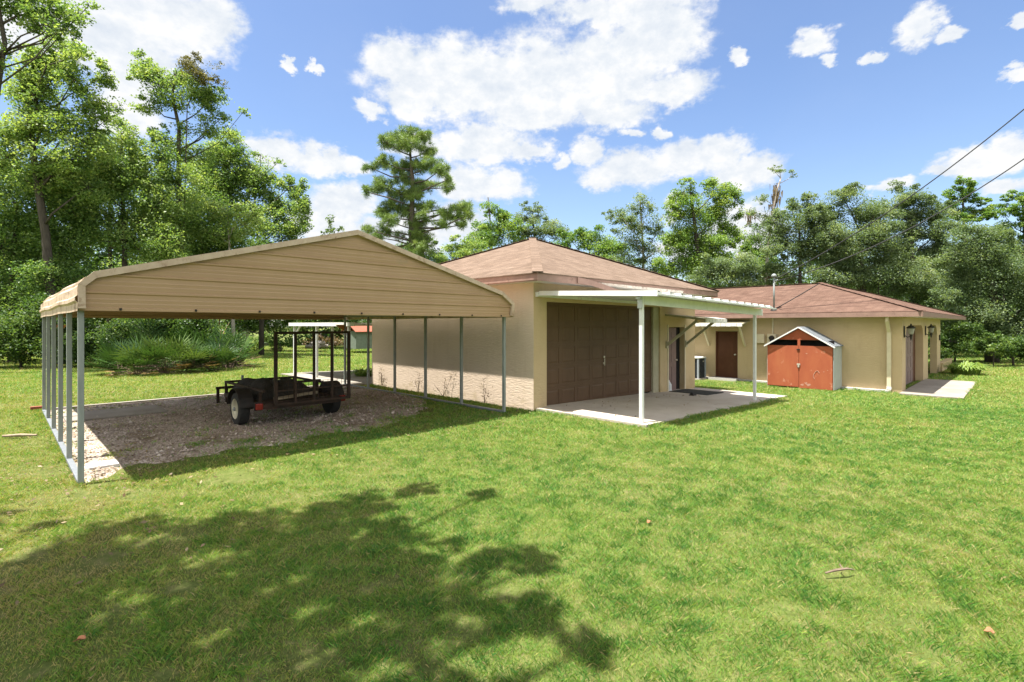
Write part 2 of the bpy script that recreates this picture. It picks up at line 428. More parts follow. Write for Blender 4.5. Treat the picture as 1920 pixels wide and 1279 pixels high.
for i, (a, z) in enumerate(ROOF):
    p = Vector(ROOF[max(i - 1, 0)]); q = Vector(ROOF[min(i + 1, len(ROOF) - 1)]); d = (q - p).normalized()
    w = .085 if i not in (0, 1) else .075
    if i == 0 or i == 6: d = Vector((0, 1)) if i == 0 else Vector((0, -1))
    nn = Vector((d.y, -d.x)); inn.append((a + nn.x * w, z + nn.y * w))
for i in range(len(ROOF) - 1):
    (a0, z0), (a1, z1) = ROOF[i], ROOF[i + 1]; (c0, y0), (c1, y1) = inn[i], inn[i + 1]
    e = .004 * (i % 2)
    up = .032
    P = [(a0, 8.185 - e, z0 + up), (a1, 8.185 - e, z1 + up), (c1, 8.185 - e, y1 + up), (c0, 8.185 - e, y0 + up)]
    m.prism(P, (0, .06, 0))
m.build('corner_trim', 'trim_tan', carport)
post_b = [8.40 + 1.524 * i for i in range(6)]
for a in (CPL, CPR):
    for b in post_b:
        MB().box(a - .031, a + .031, b - .031, b + .031, .01, 2.24).build('post', 'galv', carport, bevel=.004)
    MB().box(a - .034, a + .034, 8.44, 16.09, -.01, .04).build('base_rail', 'galv_dull', carport, bevel=.004)
    MB().box(a - .03, a + .03, 8.38, 16.06, 2.245, 2.305).build('header_rail', 'galv', carport)
# rafters of the roof frame seen from below
for b in post_b[1:-1]:
    m = MB()
    for sgn, (p, q) in ((1, (ROOF[2], ROOF[3])), (-1, (ROOF[4], ROOF[3]))):
        m.bar((p[0] + .05 * sgn, b, p[1] - .075), (q[0], b, q[1] - .075), .055, .055)
    m.build('rafter', 'galv', carport)
for a, s in ((CPR, -1), (CPL, 1)):
    for b in ((16.02,) if a > 1 else (11.448, 12.972)):
        w = .34 if a > 1 else .10
        m = MB().prism([(a + s * .035, b - .02, 2.0), (a + s * w, b - .02, 2.0), (a + s * .035, b - .02, 2.0 - w * .62), (a + s * .034, b - .02, 1.80)], (0, .03, 0))
        m.build('corner_brace', 'timber_orange', carport)
for a in np.linspace(1.1, 7.9, 9):
    MB().box(a - .012, a + .012, 8.228, 8.245, 2.185, 2.215).build('bolt_head', 'dark_iron', carport)

# ================================================================== GARAGE
GA0, GA1, GB0, GB1 = 8.90, 17.27, 8.18, 15.60
garage = thing('garage', GA0, GB0, 'beige stucco garage with tan hipped shingle roof and brown panelled door', 'garage', z=0.0)
ztop = 3.0
m = MB().box(GA0, GA0 + .2, GB0 + .002, GB1, -.12, ztop)
m.build('wall', 'stucco_pink', garage)
m = MB()
def fw(a0, a1, z0, z1, b0=GB0, b1=GB0 + .2): m.box(a0, a1, b0, b1, z0, z1)
fw(GA0 + .2, 9.37, -.12, ztop); fw(9.37, 14.85, 2.56, ztop); fw(14.85, 15.36, -.4, ztop); fw(15.36, 16.48, 1.92, ztop); fw(16.48, GA1, -.45, ztop)
fw(GA0 + .002, GA0 + .2, -.12, ztop, GB0, GB0 + .002)
m.box(GA1 - .2, GA1, GB0 + .2, GB1 - .2, -.45, ztop); m.box(GA0 + .2, GA1, GB1 - .2, GB1, -.45, ztop)
m.build('wall', 'stucco', garage)
# garage door: five rows of eight raised panels
DA0, DA1, DZ0, DZ1 = 9.372, 14.50, -.09, 2.558
m = MB().box(DA0, DA1, GB0 + .12, GB0 + .16, DZ0, DZ1)
nr, nc = 5, 8; ch = (DZ1 - DZ0) / nr; cw = (DA1 - DA0) / nc; bf = GB0 + .12
for r in range(nr):
    z0 = DZ0 + r * ch
    m.box(DA0, DA1, bf - .008, bf - .001, z0 + .006, z0 + .06); m.box(DA0, DA1, bf - .008, bf - .001, z0 + ch - .06, z0 + ch - .006)
    for c in range(nc):
        a0 = DA0 + c * cw
        if c: m.box(a0 - .05, a0 + .05, bf - .008, bf - .001, z0 + .061, z0 + ch - .061)
        o_ = [(a0 + .075, z0 + .085), (a0 + cw - .075, z0 + .085), (a0 + cw - .075, z0 + ch - .085), (a0 + .075, z0 + ch - .085)]
        i_ = [(x + (.03 if x < a0 + cw / 2 else -.03), z + (.03 if z < z0 + ch / 2 else -.03)) for x, z in o_]
        m.add([(x, bf - .001, z) for x, z in o_] + [(x, bf - .009, z) for x, z in i_], [(0, 1, 5, 4), (1, 2, 6, 5), (2, 3, 7, 6), (3, 0, 4, 7), (4, 5, 6, 7)])
gd = m.build('garage_door', 'door_brown', garage)
MB().box(11.88, 11.93, bf - .04, bf - .013, 1.08, 1.13).box(11.895, 11.915, bf - .05, bf - .04, .86, 1.06).box(11.87, 11.94, bf - .03, bf - .013, .90, .95).build('handle', 'brass', gd)
m = MB().box(14.502, 14.848, GB0 + .05, GB0 + .19, -.3, 2.558)
m.build('door_jamb', 'awning_olive', garage)
# side door, standing in a deep opening
sd = MB().box(15.40, 16.13, GB0 + .12, GB0 + .16, -.19, 1.90)
for z0, z1 in ((-.05, .6), (.75, 1.75)):
    for a0 in (15.47, 15.80): sd.box(a0, a0 + .26, GB0 + .110, GB0 + .119, z0, z1)
sd = sd.build('side_door', 'door_mauve', garage)
MB().lathe((16.06, GB0 + .12, .82), (0, -1, 0), [(0, .03), (.03, .012), (.045, .03), (.07, .028), (.08, .01)], 12).build('handle', 'brass', sd)
MB().box(16.135, 16.478, GB0 + .17, GB0 + .19, -.22, 1.918).build('dark_gap_sheet', 'black', garage)  # black sheet painting the shade of the open gap
m = MB().box(15.30, 15.358, GB0 - .022, GB0 - .001, -.18, 2.0).box(16.482, 16.55, GB0 - .022, GB0 - .001, -.22, 2.0)
m.build('door_trim', 'cream_paint', garage)
# awning over the side door
aw = MB()
aw.hexa([(15.15, 6.85, 2.12), (16.66, 6.85, 2.09), (16.66, GB0 - .003, 2.26), (15.15, GB0 - .003, 2.29), (15.15, 6.85, 2.18), (16.66, 6.85, 2.15), (16.66, GB0 - .003, 2.32), (15.15, GB0 - .003, 2.35)])
aw = aw.build('awning', 'awning_olive', garage)
m = MB()
for k in range(7):
    a0 = 15.13 + k * .22; zz = 2.12 - .004 * k
    m.hexa([(a0, 6.80, zz - .05), (a0 + .2, 6.80, zz - .05), (a0 + .2, 6.845, zz - .05), (a0, 6.845, zz - .05), (a0, 6.80, zz + .09), (a0 + .2, 6.80, zz + .08), (a0 + .2, 6.845, zz + .08), (a0, 6.845, zz + .09)])
    m.hexa([(a0, 6.83, zz + .085), (a0 + .2, 6.83, zz + .085), (a0 + .2, 7.2, zz + .125), (a0, 7.2, zz + .125), (a0, 6.83, zz + .10), (a0 + .2, 6.83, zz + .10), (a0 + .2, 7.2, zz + .14), (a0, 7.2, zz + .14)])
m.build('shingle_edge', 'white_paint', aw)
for a in (15.24, 16.56):
    MB().bar((a, GB0 - .03, 1.34), (a, 7.15, 2.13), .05, .08).build('brace', 'awning_olive', aw)
    MB().box(a - .06, a + .06, GB0 - .05, GB0 - .001, 1.24, 1.46).build('brace', 'awning_olive', aw)
# eaves
EA0, EA1, EB0, EB1, EZ = 8.35, 17.72, 7.56, 16.40, 3.155
AP = (13.0, 12.0, 4.97)
m = MB().box(EA0 + .03, EA1 - .03, EB0 + .03, EB1 - .03, ztop + .0, ztop + .02); m.build('soffit', 'soffit', garage)
m = MB()
m.box(EA0, EA0 + .025, EB0, EB1, 2.97, EZ - .02); m.box(EA1 - .025, EA1, EB0, EB1, 2.97, EZ - .02); m.box(EA0 + .025, EA1 - .025, EB1 - .025, EB1, 2.97, EZ - .02)
m.box(EA0 + .025, 10.25, EB0, EB0 + .025, 2.97, EZ - .02)
m.box(10.25, EA1 - .025, EB0, EB0 + .025, EZ - .085, EZ - .02)
m.box(15.2, EA1 - .025, EB0 + .002, EB0 + .025, 2.99, EZ - .085)
m.box(EA0 - .02, EA0, EB0 - .02, EB1, 2.99, 3.03); 
m.build('fascia', 'fascia_brown', garage)
m = MB(); a = 10.25
r_ = random.Random(3)
while a < 15.18:
    w = r_.uniform(.25, .8); e = min(15.195, a + w)
    zl = 2.98 + r_.uniform(-.0, .045)
    m.hexa([(a, EB0 + .012, zl), (e, EB0 + .014, zl + r_.uniform(-.02, .02)), (e, EB0 + .05, zl), (a, EB0 + .05, zl), (a, EB0 + .012, EZ - .087), (e, EB0 + .014, EZ - .087), (e, EB0 + .05, EZ - .087), (a, EB0 + .05, EZ - .087)])
    a = e + .003
m.build('rotten_fascia', 'fascia_rot', garage)['label'] = 'peeling rotten white board under the roof edge'
m = MB().bar((9.75, EB0 - .025, 3.065), (10.3, EB0 - .03, 3.03), .028, .14, (0, 0, 1)).bar((10.3, EB0 - .03, 3.03), (11.75, EB0 - .07, 2.80), .028, .13, (0, 0, 1))
m.build('loose_board', 'fascia_brown', garage)['label'] = 'fascia board hanging loose over the patio cover'
m = MB()
c = [(EA0 - .03, EB0 - .03), (EA1 + .03, EB0 - .03), (EA1 + .03, EB1 + .03), (EA0 - .03, EB1 + .03)]
V = [(x, y, EZ) for x, y in c] + [AP] + [(x, y, EZ - .02) for x, y in c]
m.add(V, [(0, 1, 4), (1, 2, 4), (2, 3, 4), (3, 0, 4), (0, 5, 6, 1), (1, 6, 7, 2), (2, 7, 8, 3), (3, 8, 5, 0), (5, 8, 7, 6)])
roof = m.build('roof', 'shingle_tan', garage)
m = MB()
for x, y in c:
    p = Vector((x, y, EZ)); q = Vector(AP); L = (q - p).length; k = int(L / .3)
    for i in range(k):
        m.bar(p.lerp(q, i / k) + Vector((0, 0, .012)), p.lerp(q, (i + 1.12) / k) + Vector((0, 0, .028)), .24, .012)
m.build('hip_cap', 'shingle_tan', roof)

# ================================================================== PATIO COVER
def zc(a): return -.0205 * (a - 9.04)
PB0 = 5.04
patio = thing('patio_cover', 9.04, PB0, 'white metal patio cover on two square posts over the concrete before the garage door', 'patio cover', z=0.02)
m = MB()
nseg = 14; da = (15.73 - 9.04) / nseg
for k in range(nseg):
    a0 = 9.04 + k * da; a1 = a0 + da
    f0, f1, w0, w1 = 2.60 + zc(a0), 2.60 + zc(a1), 2.735 + zc(a0) * .5, 2.735 + zc(a1) * .5
    m.hexa([(a0, PB0, f0), (a1, PB0, f1), (a1, GB0 - .09, w1), (a0, GB0 - .09, w0), (a0, PB0, f0 + .012), (a1, PB0, f1 + .012), (a1, GB0 - .09, w1 + .012), (a0, GB0 - .09, w0 + .012)])
    for h0, h1, s0, s1 in ((0.0, .055, .0, .012), (.055, .055, .012, .07), ):
        m.hexa([(a0 + s0, PB0 - .01, f0 + .012), (a0 + s1, PB0 - .01, f0 + .012), (a0 + s1, GB0 - .09, w0 + .012), (a0 + s0, GB0 - .09, w0 + .012),
                (a0 + s0, PB0 - .01, f0 + .067 - .03 * (s0 == .012)), (a0 + s1, PB0 - .01, f0 + .067 - .03 * (s0 == .012)), (a0 + s1, GB0 - .09, w0 + .06), (a0 + s0, GB0 - .09, w0 + .06)])
    # sloping flank of the rib
    m.add([(a0 + .07, PB0 - .012, f0 + .012), (a0 + .26, PB0 - .012, f0 + .012), (a0 + .07, PB0 - .012, f0 + .060)], [(0, 1, 2)])
    m.add([(a0 + .012, PB0 - .01, f0 + .067), (a0 + .24, PB0 - .01, f0 + .016), (a0 + .24, GB0 - .09, w0 + .016), (a0 + .012, GB0 - .09, w0 + .067)], [(0, 1, 2, 3)])
m.hexa([(9.04, PB0 - .03, 2.575), (15.73, PB0 - .03, 2.575 + zc(15.73)), (15.73, PB0 - .012, 2.575 + zc(15.73)), (9.04, PB0 - .012, 2.575), (9.04, PB0 - .03, 2.612), (15.73, PB0 - .03, 2.612 + zc(15.73)), (15.73, PB0 - .012, 2.612 + zc(15.73)), (9.04, PB0 - .012, 2.612)])
m.build('roof_panel', 'white_metal', patio)
m = MB().hexa([(9.00, PB0 - .02, 2.555), (9.036, PB0 - .02, 2.555), (9.036, GB0 - .08, 2.69), (9.00, GB0 - .08, 2.69), (9.00, PB0 - .02, 2.665), (9.036, PB0 - .02, 2.665), (9.036, GB0 - .08, 2.80), (9.00, GB0 - .08, 2.80)])
m.hexa([(8.975, PB0 - .02, 2.555), (9.0, PB0 - .02, 2.555), (9.0, GB0 - .08, 2.69), (8.975, GB0 - .08, 2.69), (8.975, PB0 - .02, 2.575), (9.0, PB0 - .02, 2.575), (9.0, GB0 - .08, 2.71), (8.975, GB0 - .08, 2.71)])
m.build('side_gutter', 'white_metal', patio)
m = MB().hexa([(8.96, GB0 - .08, 2.665), (17.2, GB0 - .08, 2.58), (17.2, GB0 - .003, 2.58), (8.96, GB0 - .003, 2.665), (8.96, GB0 - .08, 2.775), (17.2, GB0 - .08, 2.69), (17.2, GB0 - .003, 2.69), (8.96, GB0 - .003, 2.775)])
m.build('ledger', 'white_metal', patio)
b1 = 5.46
m = MB().hexa([(9.22, b1 - .03, 2.41), (15.85, b1 - .03, 2.41 + zc(15.85)), (15.85, b1 + .03, 2.41 + zc(15.85)), (9.22, b1 + .03, 2.41), (9.22, b1 - .03, 2.598), (15.85, b1 - .03, 2.598 + zc(15.85)), (15.85, b1 + .03, 2.598 + zc(15.85)), (9.22, b1 + .03, 2.598)])
m.build('beam', 'white_metal', patio)
for a, zt in ((9.16, 2.59), (15.30, 2.405 + zc(15.3))):
    p = MB().box(a - .038, a + .038, b1 - .038, b1 + .038, float(gz(a)) + .0, zt).build('post', 'white_metal', patio, bevel=.006)
m = MB().box(9.085, 9.113, b1 - .05, b1 + .05, 2.33, 2.58).box(9.02, 9.085, b1 - .05, b1 + .05, 2.52, 2.55)
m.build('post_bracket', 'galv_light', patio)

# slab (follows the fall of the lawn)
def sloped_slab(name, mat, a0, a1, b0, b1, up, th, n=10, kind='structure', jit=0.0):
    mm = MB(); av = np.linspace(a0, a1, n + 1); rr = random.Random(5)
    for a in av:
        z = float(gz(a)) + up; j = rr.uniform(-jit, jit)
        mm.v += [(a, b0 + j, z - th), (a, b1, z - th), (a, b1, z), (a, b0 + j, z)]
    for i in range(n):
        k = i * 4
        mm.f += [(k + 3, k + 7, k + 6, k + 2), (k, k + 4, k + 7, k + 3), (k + 1, k + 2, k + 6, k + 5), (k, k + 1, k + 5, k + 4)]
    mm.f += [(0, 3, 2, 1), (n * 4, n * 4 + 1, n * 4 + 2, n * 4 + 3)]
    o = mm.build(name, mat); o.rotation_euler = (0, 0, math.radians(45)); o['kind'] = kind
    return o
sloped_slab('patio_slab', 'concrete', 8.98, 17.5, 5.25, GB0 + .17, .035, .15, jit=.012)
sloped_slab('driveway', 'concrete_old', 21.6, 28.2, 1.35, 3.0, .03, .12, jit=.02)
sloped_slab('rear_patio_slab', 'concrete_old', 8.0, 17.2, 15.60, 21.2, .03, .12)
sloped_slab('paving_slab', 'concrete_old', .95, 2.7, 13.7, 15.0, .045, .1, n=2)
sloped_slab('kerb_strip', 'concrete_old', .9, 7.9, 16.02, 16.16, .05, .1, n=4)

# ================================================================== REAR PATIO COVER (behind the garage)
rear = thing('rear_patio_cover', 8.3, 15.6, 'low white edged patio cover on thin posts behind the garage', 'patio cover', z=0.0)
MB().box(8.32, 16.8, 15.65, 21.05, 2.02, 2.06).build('roof_panel', 'white_metal', rear)
MB().box(8.28, 8.318, 15.65, 21.1, 1.95, 2.08).build('edge_board', 'white_paint', rear)
MB().box(8.32, 16.8, 21.052, 21.09, 1.95, 2.08).build('edge_board', 'white_paint', rear)
for a, b in ((8.40, 16.25), (8.40, 18.75), (8.42, 20.85), (10.05, 20.9), (14.5, 20.9)):
    MB().box(a - .04, a + .04, b - .04, b + .04, float(gz(a)) + .0, 2.018).build('post', 'white_metal', rear)
MB().bar((8.40, 20.8, 1.55), (8.40, 20.2, 2.0), .05, .05).build('brace', 'white_metal', rear)
MB().bar((8.40, 16.3, 1.55), (8.40, 16.8, 2.0), .05, .05).build('brace', 'white_metal', rear)

# ================================================================== HOUSE
HA, HB = 22.2, 3.0; HG = float(gz(22)); HS = 2.28
house = thing('house', HA, HB, 'long low beige stucco house with reddish hipped roof and arched front openings', 'house', z=HG)
m = MB()
m.box(HA, HA + .2, HB + .27, 8.62, HG - .1, HS); m.box(HA, HA + .2, 8.62, 9.56, 1.72, HS); m.box(HA, HA + .2, 9.56, 17.6, HG - .1, HS)
m.box(HA + .2, 28.9, 17.4, 17.6, HG - .1, HS); m.box(28.7, 28.9, 9.8, 17.4, HG - .1, HS); m.box(28.9, 33.7, 9.6, 9.8, HG - .1, HS)
m.box(HA, 22.95, HB, HB + .27, HG - .1, HS); m.box(27.5, 29.0, HB, HB + .27, HG - .1, HS); m.box(32.3, 33.7, HB, HB + .27, HG - .1, HS)
m.box(28.72, 28.98, HB + .272, 6.6, HG - .1, HS); m.box(28.98, 33.7, 6.4, 6.6, HG - .1, HS)
def arch(a0, a1, zs, zt, rx):
    pts = [(a0, HB, HS), (a0, HB, zs)]
    for t in np.linspace(math.pi, math.pi / 2, 8)[1:]: pts.append((a0 + rx + rx * math.cos(t), HB, zs + (zt - zs) * math.sin(t)))
    for t in np.linspace(math.pi / 2, 0, 8): pts.append((a1 - rx + rx * math.cos(t), HB, zs + (zt - zs) * math.sin(t)))
    pts.append((a1, HB, HS))
    m.prism(pts, (0, .27, 0))
arch(22.95, 27.5, 1.55, 1.98, .75); arch(29.0, 32.3, 1.50, 1.98, .75)
m.build('wall', 'stucco', house)
hd = MB().box(22.96, 26.88, HB + .28, HB + .32, HG, 2.0)
for r in range(4):
    for k in range(6):
        a0 = 23.0 + k * .65; z0 = HG + .06 + r * .57
        hd.box(a0, a0 + .55, HB + .268, HB + .279, z0, z0 + .45)
hd.build('garage_door', 'door_mauve', house)
MB().box(26.885, 27.495, HB + .275, HB + .33, HG, 2.0).build('door_trim', 'door_red_brown', house)
bd = MB().box(HA + .06, HA + .10, 8.66, 9.52, HG + .06, 1.70)
for z0, z1 in ((HG + .2, .55), (.72, 1.55)): bd.box(HA + .048, HA + .059, 8.80, 9.38, z0, z1)
bd = bd.build('back_door', 'door_red_brown', house)
MB().lathe((HA + .06, 8.74, .72), (-1, 0, 0), [(0, .035), (.02, .03), (.03, .013), (.05, .03), (.08, .03), (.09, .01)], 12).build('handle', 'brass', bd)
m = MB().box(HA - .015, HA + .06, 8.621, 8.659, HG + .0, 1.719).box(HA - .015, HA + .06, 9.521, 9.559, HG, 1.719); m.build('door_frame', 'door_red_brown', house)
# back-door awning
aw = MB().hexa([(21.3, 8.1, 1.98), (HA - .003, 8.1, 2.14), (HA - .003, 10.04, 2.14), (21.3, 10.04, 1.98), (21.3, 8.1, 2.03), (HA - .003, 8.1, 2.19), (HA - .003, 10.04, 2.19), (21.3, 10.04, 2.03)]).build('awning', 'awning_olive', house)
m = MB()
for k in range(9):
    b0 = 8.08 + k * .22
    m.box(21.25, 21.295, b0, b0 + .205, 1.93 + .006 * (k % 2), 2.07)
m.build('shingle_edge', 'white_paint', aw)
for b in (8.3, 9.85):
    MB().bar((HA - .03, b, 1.10), (21.5, b, 1.97), .07, .07).build('brace', 'cream_paint', aw)
# base course
m = MB().box(HA - .22, HA - .003, HB + .3, 8.5, HG - .1, HG + .055).box(HA - .22, HA - .003, 9.7, 17.6, HG - .1, HG + .055).box(HA - .45, HA - .003, 8.502, 9.698, HG - .1, HG + .08)
m.build('foundation', 'block_white', house)
# roof
HE = 2.46
m = MB()
P = {'A': (21.57, 2.37, HE), 'B': (39.3, 2.37, HE), 'C': (39.3, 10.24, HE), 'D': (29.4, 10.24, HE), 'E': (29.4, 18.0, HE), 'G': (21.57, 18.0, HE),
     'p': (25.5, 6.32, 3.82), 'q': (35.4, 6.32, 3.82), 'r': (25.5, 14.1, 3.82)}
names = list(P); ix = {k: i for i, k in enumerate(names)}
m.add([P[k] for k in names], [tuple(ix[k] for k in q) for q in ('Apr' + 'G', 'ABqp', 'BCq', 'CDpq', 'DErp', 'EGr')])
low = [(P[k][0], P[k][1], HE - .02) for k in 'ABCDEG']; k0 = len(m.v); m.v += low
up = [ix[k] for k in 'ABCDEG']
m.f += [(up[i], k0 + i, k0 + (i + 1) % 6, up[(i + 1) % 6]) for i in range(6)] + [tuple(k0 + i for i in range(6))[::-1]]
hr = m.build('roof', 'shingle_red', house)
m = MB()
for s, e in (('A', 'p'), ('B', 'q'), ('p', 'q'), ('p', 'r')):
    p = Vector(P[s]); q = Vector(P[e]); k = int((q - p).length / .3)
    for i in range(k): m.bar(p.lerp(q, i / k) + Vector((0, 0, .012)), p.lerp(q, (i + 1.12) / k) + Vector((0, 0, .028)), .22, .012)
m.build('hip_cap', 'shingle_red', hr)
m = MB()
ring = [P[k] for k in 'ABCDEG']
for (p, q) in zip(ring, ring[1:] + ring[:1]):
    pi = Vector((p[0], p[1], HE - .105)); qi = Vector((q[0], q[1], HE - .105)); m.bar(pi, qi, .03, .165)
m.build('fascia', 'fascia_brown', house)
m = MB().prism([(x + (.03 if x < 24 else -.03), y + (.03 if y < 6 else -.03), HS + .002) for x, y, z in ring], (0, 0, .015)); m.build('soffit', 'soffit', house)
m = MB(); sl = 1.36 / 3.93
pts = [(a, b, HE + (a - 21.57) * sl + .02) for a, b in ((22.15, 7.05), (23.0, 6.85), (24.2, 6.6), (25.4, 6.36))]
m.tube(pts, .014, 6).build('roof_line', 'cable', house)  # thin dark line up the roof plane towards the peak
# downspout
m = MB().bar((21.74, 3.36, 2.28), (21.74, 3.36, 2.12), .10, .08, (0, 1, 0)).bar((21.74, 3.36, 2.14), (22.13, 3.36, 1.74), .08, .10, (0, 1, 0)).box(22.085, 22.19, 3.30, 3.42, HG + .17, 1.76)
m.build('downspout', 'cream_paint', house)
MB().box(22.07, 22.195, 3.29, 3.43, HG + .08, HG + .168).build('downspout_end', 'white_paint', house)

# low porch wall
MB().box(33.72, 38.8, 2.93, 3.13, HG - .1, HG + .36).box(33.72, 38.84, 2.88, 3.18, HG + .361, HG + .42).single('low_wall', 'stucco', 36.2, 3.03, 'low stucco wall with pale cap beyond the arched openings', 'wall', z=HG)
MB().box(33.1, 33.35, 2.96, 2.998, 1.22, 1.50).single('number_plaque', 'dark_iron', 33.2, 2.98, 'small dark plaque on the farthest arch pillar', 'plaque', z=1.22)

# wall lanterns
def lantern(a, label):
    t = thing('wall_lantern', a, 2.995, label, 'lantern', 'wall lanterns beside the arches', z=1.75)
    b = HB - .003
    MB().box(a - .06, a + .06, b - .03, b, 1.55, 1.95).build('back_plate', 'dark_iron', t)
    MB().tube([(a, b - .02, 1.62), (a, b - .10, 1.56), (a, b - .19, 1.60), (a, b - .2, 1.66)], .014, 6).build('arm', 'dark_iron', t)
    MB().lathe((a, b - .2, 1.66), (0, 0, 1), [(0, .05), (.03, .075), (.20, .105), (.21, .105)], 8).build('glass', 'lamp_glass', t)
    MB().lathe((a, b - .2, 1.873), (0, 0, 1), [(0, .15), (.02, .15), (.07, .08), (.10, .03), (.16, .02), (.165, .005)], 8).build('cap', 'dark_iron', t)
    MB().lathe((a, b - .2, 1.44), (0, 0, 1), [(0, .005), (.08, .03), (.20, .045), (.215, .06)], 8).build('finial', 'dark_iron', t)
lantern(22.55, 'black wall lantern on the corner pillar before the first arch')
lantern(28.05, 'black wall lantern on the pillar between the two arches')

# meter boxes, mast, air conditioner
m = thing('junction_box', HA, 7.70, 'plain cream electrical box on the house wall left of the round meter', 'electrical box', z=1.27)
MB().box(HA - .10, HA - .003, 7.53, 7.86, 1.27, 1.60).build('cabinet', 'cream_paint', m, bevel=.01)
MB().box(HA - .115, HA - .101, 7.51, 7.88, 1.25, 1.62).build('cover', 'cream_paint', m)
m = thing('electric_meter', HA, 7.22, 'cream meter box with round dark dial on the house wall', 'electric meter', z=1.27)
MB().box(HA - .11, HA - .003, 7.05, 7.40, 1.25, 1.63).build('cabinet', 'cream_paint', m, bevel=.01)
MB().lathe((HA - .111, 7.22, 1.46), (-1, 0, 0), [(0, .10), (.05, .10), (.09, .085), (.10, .03)], 16).build('dial', 'dark_iron', m, smooth=True)
MB().tube([(HA - .06, 7.20, 1.635), (HA - .06, 7.20, 2.27)], .03, 8).build('conduit', 'cream_paint', m)
m = thing('service_mast', 21.95, 7.09, 'grey service mast with weather head standing up through the house roof edge', 'mast', z=2.6)
zb = HE + .38 * sl
MB().tube([(21.95, 7.09, zb - .02), (21.95, 7.09, 3.93)], .034, 10).build('pipe', 'galv', m, smooth=True)
MB().lathe((21.95, 7.09, zb), (0, 0, 1), [(-.03, .14), (.04, .10), (.08, .045), (.10, .04)], 12).build('flashing', 'dark_iron', m)
MB().lathe((21.95, 7.09, 3.90), (0, 0, 1), [(0, .05), (.02, .10), (.08, .105), (.13, .06), (.15, .02)], 12).build('weather_head', 'galv', m, smooth=True)
MB().tube([(21.95, 7.09, 3.66), (21.8, 6.98, 3.66), (21.6, 6.85, 3.78)], .014, 6).build('insulator', 'galv_light', m)
ac = thing('air_conditioner', 21.5, 10.2, 'upright dark louvred air conditioner with white lid beside the back door', 'air conditioner', z=HG)
MB().box(21.18, 21.82, 9.89, 10.53, HG + .06, HG + .88).build('core', 'ac_dark', ac)
m = MB()
for k in range(12):
    z = HG + .10 + k * .064
    m.box(21.16, 21.179, 9.93, 10.49, z, z + .022); m.box(21.22, 21.78, 9.87, 9.889, z, z + .022)
m.build('louvres', 'ac_dark', ac)
for a, b in ((21.17, 9.88), (21.83, 9.88), (21.17, 10.54), (21.83, 10.54)): MB().box(a - .035, a + .035, b - .035, b + .035, HG + .04, HG + .895).build('corner_post', 'grey_plastic', ac)
MB().box(21.12, 21.88, 9.83, 10.59, HG + .897, HG + .96).build('lid', 'white_metal', ac, bevel=.02)
MB().box(21.58, 21.70, 9.861, 9.869, HG + .74, HG + .79).build('badge', 'brass', ac)
MB().box(21.08, 21.92, 9.80, 10.62, HG - .05, HG + .038).build('pad', 'concrete', ac)

# ================================================================== RED SHED
SA, SB0, SB1, SC = 21.0, 4.81, 7.04, 5.92
shed = thing('storage_shed', SA, SC, 'small shed with weathered red double doors and corrugated grey roof against the house wall', 'shed', z=HG)
sz, sp = 1.22, 1.90
dl = MB().box(SA, SA + .03, SC + .006, SB1 - .02, HG + .04, sz).build('door', 'shed_red', shed)
dr = MB().box(SA, SA + .03, SB0 + .02, SC - .006, HG + .01, sz).build('door', 'shed_red', shed)
MB().box(SA - .03, SA - .001, SC - .05, SC + .06, .50, .56).box(SA - .035, SA - .001, SC - .02, SC + .03, .42, .499).build('latch', 'brass', dr)
MB().box(SA - .025, SA - .001, SC - .04, SC + .07, 1.06, 1.10).build('latch', 'dark_iron', dl)
m = MB()
m.tube([(SA - .002, 5.40, .02), (SA - .003, 5.44, .10), (SA - .002, 5.42, .2), (SA - .003, 5.36, .30), (SA - .002, 5.30, .33), (SA - .002, 5.24, .24)], .011, 5)
MB_ = m
m.build('scuff_mark', 'shed_scrape', dr)['label'] = 'curved pale scrape in the red paint'
for (b, z, r) in ((5.80, -.22, .035), (5.68, -.15, .03), (5.60, -.21, .045), (5.66, .94, .018), (5.10, .30, .014), (4.98, .36, .012)):
    MB().add([(SA - .003, b + r * 1.6 * math.cos(t) * (1 + .4 * math.sin(3 * t + b * 9)), z + r * math.sin(t) * (1 + .3 * math.sin(4 * t))) for t in np.linspace(0, 6.28, 14)[:-1]], [tuple(range(13))]).build('scuff_mark', 'shed_scrape', dr)['label'] = 'small pale scrape in the red paint'
h2 = (sp - 1.44) / (sp - sz)
m = MB().prism([(SA, SC + (SB1 - SC) * h2 - .06, 1.44), (SA, SC - (SC - SB0) * h2 + .06, 1.44), (SA, SC, sp - .05)], (.03, 0, 0)); m.build('gable_panel', 'shed_red', shed)
MB().box(SA, SA + .03, SC - .045, SC + .045, sz + .003, 1.437).build('centre_post', 'shed_red', shed)
m = MB()
for sgn, e in ((1, SB1), (-1, SB0)):
    k = 9
    for i in range(k):
        a0 = SA + .03 + i * (HA - .06 - SA - .03) / k; a1 = a0 + (HA - .06 - SA - .03) / k
        m.box(a0, (a0 + a1) / 2, e - .012, e, HG, sz + .05); m.box((a0 + a1) / 2, a1, e - .012, e + sgn * .018, HG, sz + .05)
m.box(HA - .06, HA - .03, SB0, SB1, HG, sz)
m.build('side_wall', 'galv_light', shed)
m = MB(); k = 12
